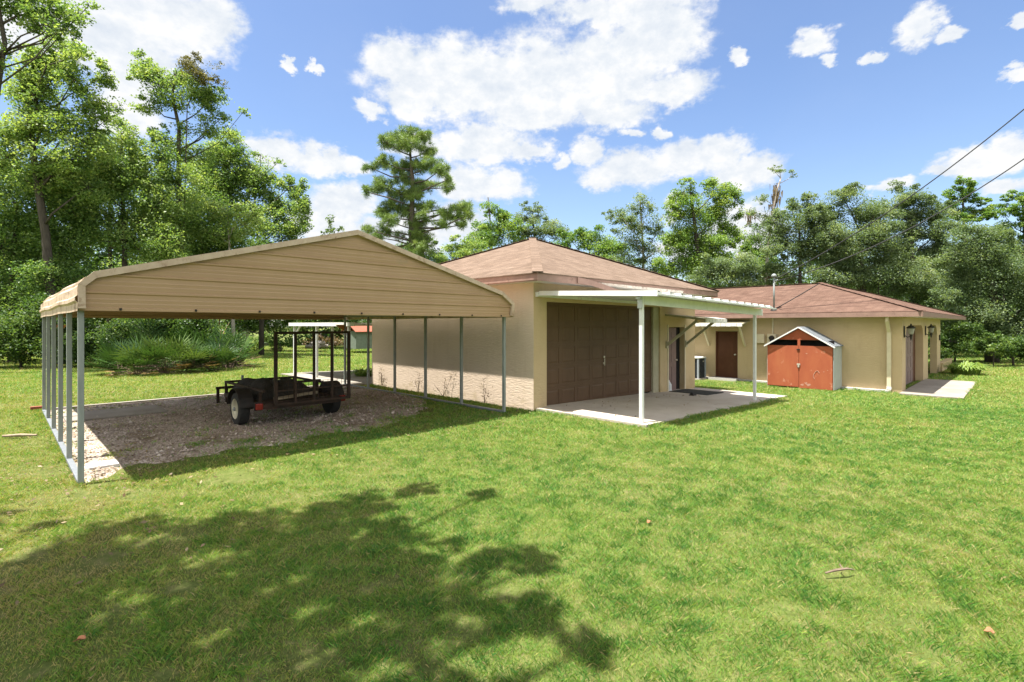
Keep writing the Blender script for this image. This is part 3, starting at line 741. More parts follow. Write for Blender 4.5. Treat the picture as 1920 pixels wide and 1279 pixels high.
for sgn, e in ((1, SB1 + .07), (-1, SB0 - .07)):
    ze = sz - .07 * (sp - sz) / (SB1 - SC) * .9 + .02
    for i in range(k):
        a0 = SA - .07 + i * (HA + .04 - SA) / k; a1 = a0 + (HA + .04 - SA) / k * .5; a2 = a0 + (HA + .04 - SA) / k
        for s0, s1, h in ((a0, a1, .0), (a1, a2, .018)):
            m.hexa([(s0, SC, sp + h), (s1, SC, sp + h), (s1, e, ze + h), (s0, e, ze + h), (s0, SC, sp + .014 + h), (s1, SC, sp + .014 + h), (s1, e, ze + .014 + h), (s0, e, ze + .014 + h)])
rf = m.build('roof', 'galv_dull', shed)
m = MB()
for e in (SB1 + .075, SB0 - .075):
    ze = sz - .045
    m.bar((SA - .085, SC, sp + .005), (SA - .085, e, ze + .005), .02, .045, (0, 0, 1))
m.build('edge_trim', 'white_metal', rf)
MB().box(SA + .25, SA + .26, SB0 + .02, SB1 - .02, HG, sz + .2).build('dark_backing', 'black', shed)  # black sheet painting the dark interior seen above the doors

# ================================================================== UTILITY TRAILER
TA, TB = 4.35, 11.10
tr = thing('utility_trailer', TA, TB, 'dark rusty utility trailer with tall open ramp gate parked under the carport', 'trailer', z=0.0)
x0, x1, y0, y1, zd = 3.60, 5.12, 10.30, 12.75, .47
m = MB()
for a in (x0, x1): m.box(a - .03, a + .03, y0, y1, zd - .09, zd)
m.box(x0 + .03, x1 - .03, y0, y0 + .06, zd - .11, zd + .0); m.box(x0 + .03, x1 - .03, y1 - .06, y1, zd - .09, zd)
for b in (10.9, 11.5, 12.1): m.box(x0 + .03, x1 - .03, b, b + .05, zd - .08, zd - .02)
m.box(x0 + .031, x1 - .031, y0 + .061, y1 - .061, zd - .019, zd + .012)
m.bar((x0 + .1, y1, zd - .06), (TA, 14.1, zd - .06), .06, .08).bar((x1 - .1, y1, zd - .06), (TA, 14.1, zd - .06), .06, .08)
m.box(TA - .03, TA + .03, 14.0, 14.25, zd - .08, zd - .0)
fr = m.build('frame', 'rust_iron', tr, bevel=.004)
MB().tube([(TA - .1, 13.7, 0.0), (TA - .1, 13.7, .75)], .03, 8).build('jack', 'galv', tr)
m = MB()
for a in (x0, x1):
    m.box(a - .022, a + .022, y0 + .06, y1, zd + .22, zd + .265)
    for b in (y0 + .25, 11.5, y1 - .05): m.box(a - .02, a + .02, b, b + .04, zd + .001, zd + .219)
m.box(x0 + .022, x1 - .022, y1 - .045, y1, zd + .22, zd + .265)
m.build('side_rail', 'rust_iron', tr)
# ramp gate, standing at the rear
g0, g1, gb, gt = 3.78, 5.30, 10.26, 1.86
m = MB()
for a in np.linspace(g0, g1, 5):
    w = .062 if a in (g0, g1) else .046
    m.box(a - w / 2, a + w / 2, gb - .025, gb + .025, zd + .0, gt - .046)
m.box(g0 - .025, g1 + .025, gb - .027, gb + .027, gt - .045, gt + .005); m.box(g0 - .025, g1 + .025, gb - .027, gb + .027, zd - .05, zd - .001)
m.box(g0, g1, gb - .0, gb + .02, zd + .22, zd + .25)
m.build('ramp_gate', 'rust_iron', tr, bevel=.004)
m = MB()                                             # expanded-metal infill of the gate
for k in range(15):
    a = g0 + .05 + k * (g1 - g0 - .1) / 14
    m.box(a - .0035, a + .0035, gb + .021, gb + .026, zd, .86)
for k in range(6):
    m.box(g0 + .02, g1 - .02, gb + .027, gb + .031, zd + .03 + k * .07, zd + .036 + k * .07)
m.build('mesh_panel', 'rust_iron', tr)
def wheel(a, side):
    w = bpy.data.objects.new('wheel', None); COL.objects.link(w); w.parent = tr
    R = .325; ax = (side, 0, 0); c = (a, TB, R)
    MB().lathe(c, ax, [(-.10, .20), (-.10, .27), (-.085, .312), (-.05, R), (.05, R), (.085, .312), (.10, .27), (.10, .20), (.06, .195), (-.06, .195)], 32).build('tyre', 'rubber', w, smooth=False)
    m = MB().lathe(c, ax, [(.095, .205), (.10, .198), (.075, .185), (.05, .165), (.045, .10), (.075, .075), (.085, .03)], 28)
    rim = m.build('rim', 'rim_cream', w, smooth=True)
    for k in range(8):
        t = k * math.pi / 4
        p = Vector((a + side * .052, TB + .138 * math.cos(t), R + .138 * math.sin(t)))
        MB().lathe(p, ax, [(0, .034), (.012, .034)], 10).build('rim_hole_disc', 'black', w)  # black disc paints the dark of each wheel opening
    MB().lathe(c, ax, [(.085, .04), (.12, .038), (.13, .02)], 12).build('hub_cap', 'galv', w)
wheel(3.40, -1); wheel(5.30, 1)
MB().tube([(3.4, TB, .325), (5.3, TB, .325)], .035, 8).build('axle', 'dark_iron', tr)
for a, s in ((3.40, -1), (5.30, 1)):
    m = MB(); R = .40; th = np.linspace(math.radians(8), math.radians(172), 13)
    for k in range(12):
        p = [(R * math.cos(t), .325 + R * math.sin(t)) for t in (th[k], th[k + 1])]
        q = [((R + .008) * math.cos(t), .325 + (R + .008) * math.sin(t)) for t in (th[k], th[k + 1])]
        a0, a1 = a - .13, a + .13
        m.hexa([(a0, TB + p[0][0], p[0][1]), (a1, TB + p[0][0], p[0][1]), (a1, TB + p[1][0], p[1][1]), (a0, TB + p[1][0], p[1][1]),
                (a0, TB + q[0][0], q[0][1]), (a1, TB + q[0][0], q[0][1]), (a1, TB + q[1][0], q[1][1]), (a0, TB + q[1][0], q[1][1])])
    inner = a - s * .125
    m.prism([(inner, TB + R * math.cos(t), .325 + R * math.sin(t)) for t in th], (s * .01, 0, 0))
    m.build('fender', 'dark_iron', tr)
for a in (x0 - .09, x1 + .08):
    MB().box(a - .06, a + .06, y0 + .02, y0 + .10, zd - .10, zd + .02).build('tail_light', 'red_lens', tr, bevel=.01)
    MB().box(a - .075, a + .075, y0 + .101, y0 + .12, zd - .12, zd + .04).build('light_bracket', 'dark_iron', tr)

def lump(name, mat, ca, cb, z0, ra, rb, h, seed, label, cat, peaks=None):
    mm = MB(); na, nb = 26, 18; rr = np.random.default_rng(seed); ox, oy = rr.random(2) * 50
    for i in range(na + 1):
        for j in range(nb + 1):
            u, v = i / na * 2 - 1, j / nb * 2 - 1
            e = max(0, 1 - max(abs(u), abs(v)) ** 3)
            k = .35 + .9 * float(fbm(np.array(u * 2.2 + ox), np.array(v * 2.2 + oy), 4))
            if peaks: k += sum(p[2] * math.exp(-((u - p[0]) ** 2 + (v - p[1]) ** 2) / p[3]) for p in peaks)
            mm.v.append((ca + u * ra * (1 + .06 * math.sin(7 * v + ox)), cb + v * rb * (1 + .06 * math.sin(6 * u)), z0 + h * e * k))
    mm.f = [(i * (nb + 1) + j, (i + 1) * (nb + 1) + j, (i + 1) * (nb + 1) + j + 1, i * (nb + 1) + j + 1) for i in range(na) for j in range(nb)]
    return mm.single(name, mat, ca, cb, label, cat, z=z0)
lump('tarp_heap', 'tarp', 4.30, 11.75, zd + .014, .66, .92, .34, 4, 'heap of dark crumpled tarp lying on the trailer bed', 'tarp', [(-.85, .5, .75, .12), (-.4, .0, .35, .2)])
MB().bar((3.85, 10.50, zd + .06), (4.75, 10.62, zd + .10), .09, .05).single('pale_plank', 'timber', 4.3, 10.55, 'pale weathered plank lying across the trailer behind its gate', 'plank', z=zd)
bench = thing('low_rail', 4.6, 14.5, 'long low dark rail on short legs at the back of the carport', 'rail', z=0.0)
MB().box(3.88, 6.6, 14.46, 14.54, .36, .42).build('rail_bar', 'rust_iron', bench)
for a in (3.92, 4.12, 5.2, 6.5): MB().box(a - .03, a + .03, 14.47, 14.53, .0, .359).build('leg', 'rust_iron', bench)

# ================================================================== SMALL THINGS ON THE GROUND
g = float(gz(15.9)) + .035
m = MB().hexa([(15.3, 6.85, g + .010), (16.5, 6.85, g - .018), (16.5, 8.12, g - .018), (15.3, 8.12, g + .010), (15.3, 6.85, g + .034), (16.5, 6.85, g + .006), (16.5, 8.12, g + .006), (15.3, 8.12, g + .034)])
m.single('doormat', 'mat_dark', 15.9, 7.5, 'dark ribbed doormat on the slab before the side door', 'doormat', z=g)
m = MB(); gg = float(gz(15.2)) + .036
m.lathe((15.50, 8.24, float(gz(15.5)) + .02), (0, 0, 1), [(0, .09), (.02, .10), (.22, .10), (.30, .05), (.33, .03), (.37, .03)], 12)
m.single('plastic_jug', 'jug_white', 15.5, 8.24, 'white plastic jug standing in the side doorway', 'jug', smooth=False)
lump('rag', 'tarp', 14.85, 7.1, float(gz(14.85)) + .036, .12, .08, .10, 9, 'small black crumpled rag on the patio slab', 'rag')
MB().box(.86, 1.19, 9.01, 9.34, .0, .05).single('paving_block', 'block_white', 1.02, 9.17, 'flat whitish paving block beside the nearest carport post', 'paving block', bevel=.006)
MB().box(.50, .75, 16.42, 16.53, .0, .075).single('loose_brick', 'brick_red', .63, 16.47, 'reddish brick lying in the grass beyond the far carport corner', 'brick', bevel=.005)
x, y = -8.75, 9.1
m = MB(); a, b = AB(x, y); a2, b2 = AB(x + .26, y + .05); a3, b3 = AB(x - .26, y - .04)
m.tube([(a3, b3, .03), (a, b, .04), (a2, b2, .03)], [.022, .03, .018], 7).single('fallen_stick', 'timber', a, b, 'pale fallen stick in the grass left of the carport', 'stick')
x, y = 960 / 471 * 0.66 * 2.02, 960 * 2.0 / 471
a, b = AB((1575 - 960) / 960 * y, y)
m = MB()
m.tube([(a - .10, b + .08, .03), (a - .03, b + .02, .05), (a + .05, b - .04, .055), (a + .13, b - .07, .03)], [.006, .011, .009, .004], 6)
m.tube([(a + .02, b - .02, .05), (a + .08, b + .02, .06), (a + .12, b + .02, .045)], [.006, .005, .002], 5)
m.single('fallen_twig', 'twig', a, b, 'thin dark twig lying on the open lawn', 'twig')
def dead_leaf(px, py, s, label):
    y = 960 * 2.0 / (py - HOR); x = (px - 960) / 960 * y; a, b = AB(x, y); z = float(gz(a))
    mm = MB(); pts = []
    for t in np.linspace(0, 6.28, 12)[:-1]:
        r = s * (1 + .25 * math.sin(5 * t)); pts.append((a + r * math.cos(t), b + .7 * r * math.sin(t), z + .024 + .010 * math.sin(2 * t + px)))
    mm.prism(pts, (0, 0, .003)).single('dead_leaf', 'leaf_orange', a, b, label, 'leaf', 'dead leaves on the lawn')
dead_leaf(1855, 1190, .035, 'orange dead leaf nearest the lower right corner of the lawn')
dead_leaf(1217, 982, .03, 'brown dead leaf in the middle of the sunny lawn')
dead_leaf(150, 1205, .03, 'brown dead leaf in the shade on the lower left lawn')

# dead weeds against the garage wall
def weed(px, hgt, b_off, seed, label, mat='leaf_dry', green=False):
    r = (px - 960) / 960; a = GA0 - b_off; b = a * (1 - r) / (1 + r); rr = np.random.default_rng(seed)
    t = thing('dead_weed', a, b, label, 'weed', 'weeds against the garage wall', z=0.0)
    m = MB()
    stems = []
    for k in range(3):
        d = rr.normal(0, .10, 2); h = hgt * (1 - .28 * k)
        pts = [(a, b, 0), (a + d[0] * .3, b + d[1] * .4, h * .4), (a + d[0] * .5, b + d[1] * .9, h * .75), (a + d[0] * .7, b + d[1] * 1.3, h)]
        stems.append(pts); m.tube(pts, [.008, .006, .004, .002], 5)
        for j in range(4):
            p = Vector(pts[1]).lerp(Vector(pts[3]), rr.random()); q = p + Vector((rr.normal(0, .04), rr.normal(0, .09), rr.uniform(.03, .12))); m.tube([p, q], [.003, .0015], 4)
    m.build('stems', 'twig', t)
    n = 60 if not green else 160
    V = []; T = []
    for k in range(n):
        pts = stems[rr.integers(0, 3)]; p = Vector(pts[1]).lerp(Vector(pts[3]), rr.random()) + Vector((rr.normal(0, .03), rr.normal(0, .09), rr.normal(0, .05)))
        u = Vector(rr.normal(0, 1, 3)).normalized() * .018; w = Vector(rr.normal(0, 1, 3)).normalized() * .014
        V += [p - u - Vector((a, b, 0)), p + w - Vector((a, b, 0)), p + u - Vector((a, b, 0)), p - w - Vector((a, b, 0))]; T += [rr.random()] * 4
    np_mesh('leaves', V, 4, mat, T, t)
weed(716, .62, .12, 1, 'yellowish bushy weed at the far end of the garage wall', 'leaf_dry', True)
weed(784, .62, .14, 2, 'brown leafy weed against the garage wall, second from its far end')
weed(831, .72, .16, 3, 'tallest branched dead weed in the middle of the garage wall')
weed(908, .62, .15, 4, 'bare leaning dead weed near the front end of the garage wall')

# distant things behind the carport
ps = thing('pump_house', *AB(-12.6, 44), 'small grey green hut with red roof far across the back lawn', 'hut', z=0.0)
a, b = AB(-12.6, 44)
MB().box(a - 1.4, a + 1.4, b - 1.0, b + 1.0, 0, 1.45).build('wall', 'shed_wall_green', ps)
m = MB()
for s in (1, -1):
    m.hexa([(a - 1.6, b, 2.05), (a + 1.6, b, 2.05), (a + 1.6, b + s * 1.3, 1.38), (a - 1.6, b + s * 1.3, 1.38), (a - 1.6, b, 2.10), (a + 1.6, b, 2.10), (a + 1.6, b + s * 1.3, 1.43), (a - 1.6, b + s * 1.3, 1.43)])
m.build('roof', 'brick_red', ps)
lp = thing('log_pile', *AB(-17.2, 44.5), 'heap of cut logs on the far lawn behind the trailer', 'log pile', z=0.0)
rr = random.Random(4); a, b = AB(-17.2, 44.5)
for k in range(7):
    ang = rr.uniform(0, 3.1); L = rr.uniform(.5, .9); ca, cb = a + rr.uniform(-.9, .9), b + rr.uniform(-.7, .7); r = rr.uniform(.12, .2); z = r + (.25 if k > 4 else 0)
    MB().tube([(ca - L * math.cos(ang), cb - L * math.sin(ang), z), (ca + L * math.cos(ang), cb + L * math.sin(ang), z)], r, 9).build('log', 'bark_grey', lp)

# power lines from the mast
x1_, y1_ = XY(21.75, 7.0)
def wire(px, py, Yn, z_at_mast, sag, label):
    P0 = Vector((x1_, y1_, z_at_mast)); P1 = Vector(((px - 960) / 960 * Yn, Yn, EYE + (HOR - py) * Yn / 960))
    d = P1 - P0; mm = MB(); pts = []
    for t in np.linspace(0, 1.7, 35):
        p = P0 + d * t; p.z += -sag * 4 * t * (1 - t); pts.append(p)
    a0, b0 = AB(P0.x, P0.y)
    pts2 = [(*AB(p.x, p.y), p.z) for p in pts]
    mm.tube(pts2, .018, 6, True).single('power_line', 'cable', a0, b0, label, 'power line', 'overhead lines to the house', z=z_at_mast)
wire(1920, 205, 16.0, 3.80, .35, 'upper black overhead wire running down to the roof mast')
wire(1920, 298, 16.5, 3.72, .5, 'lower black overhead wire running down to the roof mast')
# ================================================================== GROUND
def make_ground():
    def axis(lim, n):
        t = np.linspace(-1, 1, n); return np.sign(t) * (np.abs(t) ** 2.6) * lim
    xs = axis(420, 151); ys = axis(420, 151) + 8.0
    Xg, Yg = np.meshgrid(xs, ys)
    Z = gzw(Xg, Yg) + (fbm(Xg * .35 + 40, Yg * .35 + 11, 3) - .5) * .05 * np.clip((np.hypot(Xg, Yg) - 2) / 6, 0, 1) - .018
    # keep it under the slabs
    A, B = AB(Xg, Yg)
    V = np.stack([Xg, Yg, Z], -1).reshape(-1, 3)
    n = len(xs); i, j = np.meshgrid(np.arange(n - 1), np.arange(n - 1))
    k = (j * n + i).ravel()
    Fc = np.stack([k, k + 1, k + n + 1, k + n], -1)
    me = bpy.data.meshes.new('ground'); me.from_pydata(V.tolist(), [], Fc.tolist()); me.update()
    me.polygons.foreach_set('use_smooth', [True] * len(me.polygons)); me.materials.append(MATS['ground'])
    o = bpy.data.objects.new('ground', me); COL.objects.link(o); o['kind'] = 'structure'
make_ground()

# gravel pad under the carport: an outline with an uneven front
def pad_front(a):
    a = np.asarray(a, float)
    base = np.interp(a, [.7, 1.2, 2.0, 2.6, 3.4, 5.6, 6.4, 7.2, 7.9], [8.36, 8.9, 9.25, 9.0, 8.9, 9.25, 9.9, 10.4, 11.2])
    return base + (fbm(a * 2.3, a * 0 + 3.1, 4) - .5) * .9
def pad_z(a, b):
    e = np.clip((b - pad_front(a) + .55) / .75, 0, 1)
    return (.002 + .022 * fbm(a * 1.1, b * 1.1, 4)) * e - .05 * (1 - e)
m = MB(); av = np.linspace(.76, 8.05, 90); rows = 60
for a in av:
    f = float(pad_front(a)) - .55
    for k in range(rows + 1):
        b = f + (16.05 - f) * k / rows
        m.v.append((a, b, float(pad_z(np.array(a), np.array(b)))))
for i in range(len(av) - 1):
    for k in range(rows):
        q = i * (rows + 1) + k; m.f.append((q, q + rows + 1, q + rows + 2, q + 1))
o = m.build('gravel_pad', 'gravel', smooth=True); o.rotation_euler = (0, 0, math.radians(45)); o['kind'] = 'structure'

# loose stones on it
def stones():
    n = 15000
    a = rng.uniform(.8, 8.0, n); f = pad_front(a) - .45; b = f + (16.0 - f) * rng.random(n) ** 1.3
    keep = (fbm(a * .9 + 3, b * .9, 4) > rng.uniform(.25, .62, n)) & (rng.random(n) < np.clip((b - f) / .8, .1, 1)) ; a, b = a[keep], b[keep]; n = len(a)
    s = rng.gamma(3, .0048, n).clip(.005, .045)
    oct_v = np.array([(1, 0, 0), (0, 1, 0), (-1, 0, 0), (0, -1, 0), (0, 0, .75), (0, 0, -.6)], float)
    tri = [(0, 1, 4), (1, 2, 4), (2, 3, 4), (3, 0, 4), (1, 0, 5), (2, 1, 5), (3, 2, 5), (0, 3, 5)]
    th = rng.uniform(0, 6.28, n); sc = rng.uniform(.6, 1.4, (n, 6, 1))
    v = oct_v[None] * sc * s[:, None, None]
    x = v[..., 0] * np.cos(th)[:, None] - v[..., 1] * np.sin(th)[:, None]; y = v[..., 0] * np.sin(th)[:, None] + v[..., 1] * np.cos(th)[:, None]
    X, Y = XY(a, b)
    V = np.stack([x + X[:, None], y + Y[:, None], v[..., 2] + pad_z(a, b)[:, None] + s[:, None] * .3], -1)
    F = V[:, np.array(tri).ravel()].reshape(-1, 3)
    T = np.repeat(rng.beta(1.6, 1.8, n), 24)
    o = np_mesh('gravel', F, 3, 'pebble', T); tag(o, 'loose pale stones strewn over the gravel floor of the carport', 'gravel', None, 'stuff')
stones()

# ================================================================== GRASS
def built(a, b):
    """ground that carries no grass"""
    r = (a > GA0 - .05) & (a < GA1) & (b > GB0) & (b < GB1 + .1)
    r |= (a > 8.98) & (a < 17.5) & (b > 5.27) & (b < 8.4)
    r |= (a > HA - .24) & (a < 33.8) & (b > HB + .15) & (b < 18)
    r |= (a > 21.62) & (a < 28.2) & (b > 1.37) & (b < 3.1)
    r |= (a > 8.05) & (a < 17.2) & (b > 15.5) & (b < 21.2)
    r |= (a > SA + .02) & (a < HA) & (b > SB0) & (b < SB1)
    r |= (a > 21.05) & (a < 22.2) & (b > 8.5) & (b < 10.7)
    r |= (a > .86) & (a < 1.2) & (b > 9.0) & (b < 9.35)
    return r
def in_pad(a, b):
    return (a > .76) & (a < 8.0) & (b > pad_front(a) - .55) & (b < 16.16)

bare_spots = [(340, 1000, 0.34, .5), (1380, 1000, .2, .5), (440, 890, .55, .7), (470, 893, .3, .7), (540, 930, .4, .55), (250, 930, .35, .6), (350, 1095, .2, .8), (1575, 1077, .25, .6), (1300, 1110, .2, .5),
              (1465, 1140, .2, .6), (1690, 1170, .2, .55), (1730, 1230, .18, .6), (590, 1230, .16, .6), (800, 1245, .2, .6), (60, 1045, .3, .8), (180, 1050, .35, .8), (100, 880, .6, .6), (150, 930, .5, .6), (880, 1180, .15, .5),
              (960, 1110, .18, .6), (1010, 1060, .22, .55), (1090, 1190, .14, .6), (1760, 1140, .2, .5), (1850, 1200, .16, .6), (60, 830, 1.0, .5), (30, 760, 1.2, .45), (730, 1090, .2, .6), (200, 1150, .2, .6), (450, 1225, .15, .5), (1640, 1040, .2, .5), (1200, 930, .3, .4), (310, 1262, .15, .7), (70, 1255, .15, .7)]
def grass():
    Vs = []; Ts = []
    def field(Y0, Y1, n, hgt, wid, left=1.12, right=1.12):
        Y = np.sqrt(rng.uniform(Y0 ** 2, Y1 ** 2, n)); X = rng.uniform(-left, right, n) * Y
        return X, Y
    bands = [(1.3, 2.55, 4500, .032, .0036), (2.55, 4.0, 7200, .032, .0034), (4.0, 6.0, 5200, .032, .0043), (6.0, 9.0, 2900, .034, .0058), (9.0, 14.0, 1450, .042, .0085), (14.0, 22.0, 600, .047, .014), (22.0, 34.0, 210, .055, .026), (34.0, 56.0, 60, .07, .052)]
    for (Y0, Y1, den, hg, wd) in bands:
        n = int((Y1 ** 2 - Y0 ** 2) * 1.12 * den)
        X, Y = field(Y0, Y1, n, hg, wd)
        n2 = int((Y1 - Y0) * 6.4 * den)                # a margin beyond the frame on either side
        Y2 = rng.uniform(Y0, Y1, n2); X2 = np.where(rng.random(n2) < .5, -1, 1) * (1.12 * Y2 + 3.2 * rng.random(n2))
        X = np.concatenate([X, X2]); Y = np.concatenate([Y, Y2]); n += n2; a, b = AB(X, Y)
        patch = fbm(X * .55 + 7, Y * .55 + 3, 4); fine = fbm(X * 2.6 + 1, Y * 2.6 + 5, 3); big = fbm(X * .16 + 31, Y * .16 + 2, 3)
        clump = fbm(X * 6.5 + 13, Y * 6.5 + 29, 2)
        dry = np.clip((patch - .52) * 3.2, 0, 1) * .42 + np.clip((fine - .56) * 4, 0, 1) * .34
        leftness = np.clip((-X / Y - .1) * 1.1, 0, 1) * np.clip((9 - Y) / 3, .2, 1)
        dry = np.clip(dry + .50 * leftness * fine * 1.6, 0, 1.2)
        keep = np.ones(n, bool)
        for (px, py, r, s) in bare_spots:
            yy = 960 * 2.0 / (py - HOR); xx = (px - 960) / 960 * yy
            d = np.hypot(X - xx, (Y - yy) * 1.3) / r + (fine - .5) * 1.6
            w = np.clip(1.15 - d, 0, 1) * s; keep &= rng.random(n) > w * 1.35; dry = dry + w * .6
        keep &= rng.random(n) > np.clip(dry - .35, 0, 1) * .45
        keep &= ~built(a, b)
        ip = in_pad(a, b)
        edge = np.clip((b - pad_front(a) + .55) / 1.5, 0, 1); pn = fbm(a * 3.2 + 15, b * 3.2 + 4, 3)
        pk = fbm(a * 1.3 + 5, b * 1.3 + 8, 3)
        pin = np.clip(1.0 - edge * 1.15 + (pn - .5) * 2.2 * (edge > .02), 0, 1) * np.clip((pk - .34) * 5, .1, 1) + .02 + .04 * (a < 1.6) * (pk > .5)
        keep &= ~(ip & (rng.random(n) > pin))
        keep &= ~((a > .76) & (a < 2.2) & (b > 8.4) & (b < 9.6) & (rng.random(n) > .35))
        # thin straggly edge along the wall foot
        X, Y, a, b, dry, patch, fine, big, clump = (q[keep] for q in (X, Y, a, b, dry, patch, fine, big, clump)); n = len(X)
        tall = .40 + 1.35 * clump + .25 * rng.random(n)
        tall *= np.where((a > CPL - .16) & (a < CPL + .16) & (b > 8.2) & (b < 16.2), 1.3, 1)
        edge_t = ((np.abs(b - 5.2) < .09) & (a > 8.9) & (a < 17.6)) | ((np.abs(b - 1.3) < .1) & (a > 21) & (a < 28.3)) | ((a > HA - .34) & (a < HA - .2) & (b > 3))
        tall *= np.where(edge_t, 1.5, 1) * (1 - .35 * np.clip(dry, 0, 1))
        h = hg * tall; w = wd * rng.uniform(.6, 1.3, n)
        th = rng.uniform(0, 2 * np.pi, n); dx, dy = np.cos(th), np.sin(th)
        lean = rng.normal(0, .55, (n, 2)) * h[:, None] + np.stack([fbm(X * 9 + 3, Y * 9 + 8, 2) - .5, fbm(X * 9 + 43, Y * 9 + 28, 2) - .5], -1) * h[:, None] * .8
        z = gzw(X, Y) + (fbm(X * .35 + 40, Y * .35 + 11, 3) - .5) * .05 * np.clip((np.hypot(X, Y) - 2) / 6, 0, 1) - .022
        z = np.where(in_pad(a, b), np.maximum(z, pad_z(a, b) - .006), z)
        p0 = np.stack([X - dx * w / 2, Y - dy * w / 2, z], -1); p1 = np.stack([X + dx * w / 2, Y + dy * w / 2, z], -1)
        p2 = np.stack([X + lean[:, 0] * .45 + dx * w * .36, Y + lean[:, 1] * .45 + dy * w * .36, z + h * .62], -1)
        p3 = np.stack([X + lean[:, 0], Y + lean[:, 1], z + h * .98], -1)
        Vs.append(np.stack([p0, p1, p2, p3], 1).reshape(-1, 3))
        tone = .60 + .26 * (big - .5) * 2 + .22 * (patch - .5) * 2 + .60 * (clump - .5) + rng.normal(0, .20, n) - .60 * dry * rng.uniform(.3, 1.2, n)
        tone = tone + .05 - .13 * np.clip((Y - 9) / 8, 0, 1)
        straw = rng.random(n) < .05 + .20 * np.clip(dry, 0, 1); tone = np.where(straw, rng.uniform(0, .16, n), tone)
        Ts.append(np.repeat(np.clip(tone, .0, 1), 4))
    o = np_mesh('grass', np.concatenate(Vs), 4, 'blade', np.concatenate(Ts))
    tag(o, 'short green lawn grass with straw coloured patches around the carport and house', 'grass', None, 'stuff')
grass()

def litter():
    n = 2600; a = np.concatenate([rng.uniform(.72, 1.9, 900), rng.uniform(-1.5, 8.5, 900), rng.uniform(9.2, 17, 160), rng.normal(.3, 1.2, n - 1960)])
    b = np.concatenate([rng.uniform(8.3, 15.8, 900), rng.uniform(7.2, 10.5, 900), 5.3 + 2.8 * rng.random(160) ** .5, rng.uniform(5, 13, n - 1960)])
    keep = fbm(a * 1.7, b * 1.7 + 4, 3) > rng.uniform(.3, .62, n); a, b = a[keep], b[keep]; n = len(a)
    X, Y = XY(a, b); C = np.stack([X, Y, gzw(X, Y) + np.where((a > 9) & (b > 5.25), .045, np.where(in_pad(a, b), pad_z(a, b) + .008, .022)) + rng.uniform(0, .010, n)], -1)
    Q = leaf_quads(C, .055, np.random.default_rng(5), 2.2, .5)
    o = np_mesh('leaf_litter', Q.reshape(-1, 3), 4, 'leaf_dry', np.repeat(rng.random(n), 4)); tag(o, 'dry brown leaf litter scattered around the carport posts and slab', 'leaf litter', None, 'stuff')

# ================================================================== TREES
def at(px, py, Y): return np.array([(px - 960) / 960 * Y, Y, EYE + (HOR - py) * Y / 960])

def leaf_quads(C, size, rs, up=.40, asp=.62):
    """leaf-shaped quads about centres C"""
    n = len(C)
    nrm = rs.normal(0, 1, (n, 3)); nrm[:, 2] = np.abs(nrm[:, 2]) + up; nrm /= np.linalg.norm(nrm, axis=1)[:, None]
    t = rs.normal(0, 1, (n, 3)); t -= nrm * (t * nrm).sum(1)[:, None]; t /= np.linalg.norm(t, axis=1)[:, None]
    s = np.cross(nrm, t)
    L = (size * rs.uniform(.6, 1.35, n))[:, None]
    return np.stack([C - t * L * .5, C + s * L * asp * .5 - t * L * .05, C + t * L * .5, C - s * L * asp * .5 - t * L * .05], 1)

litter()

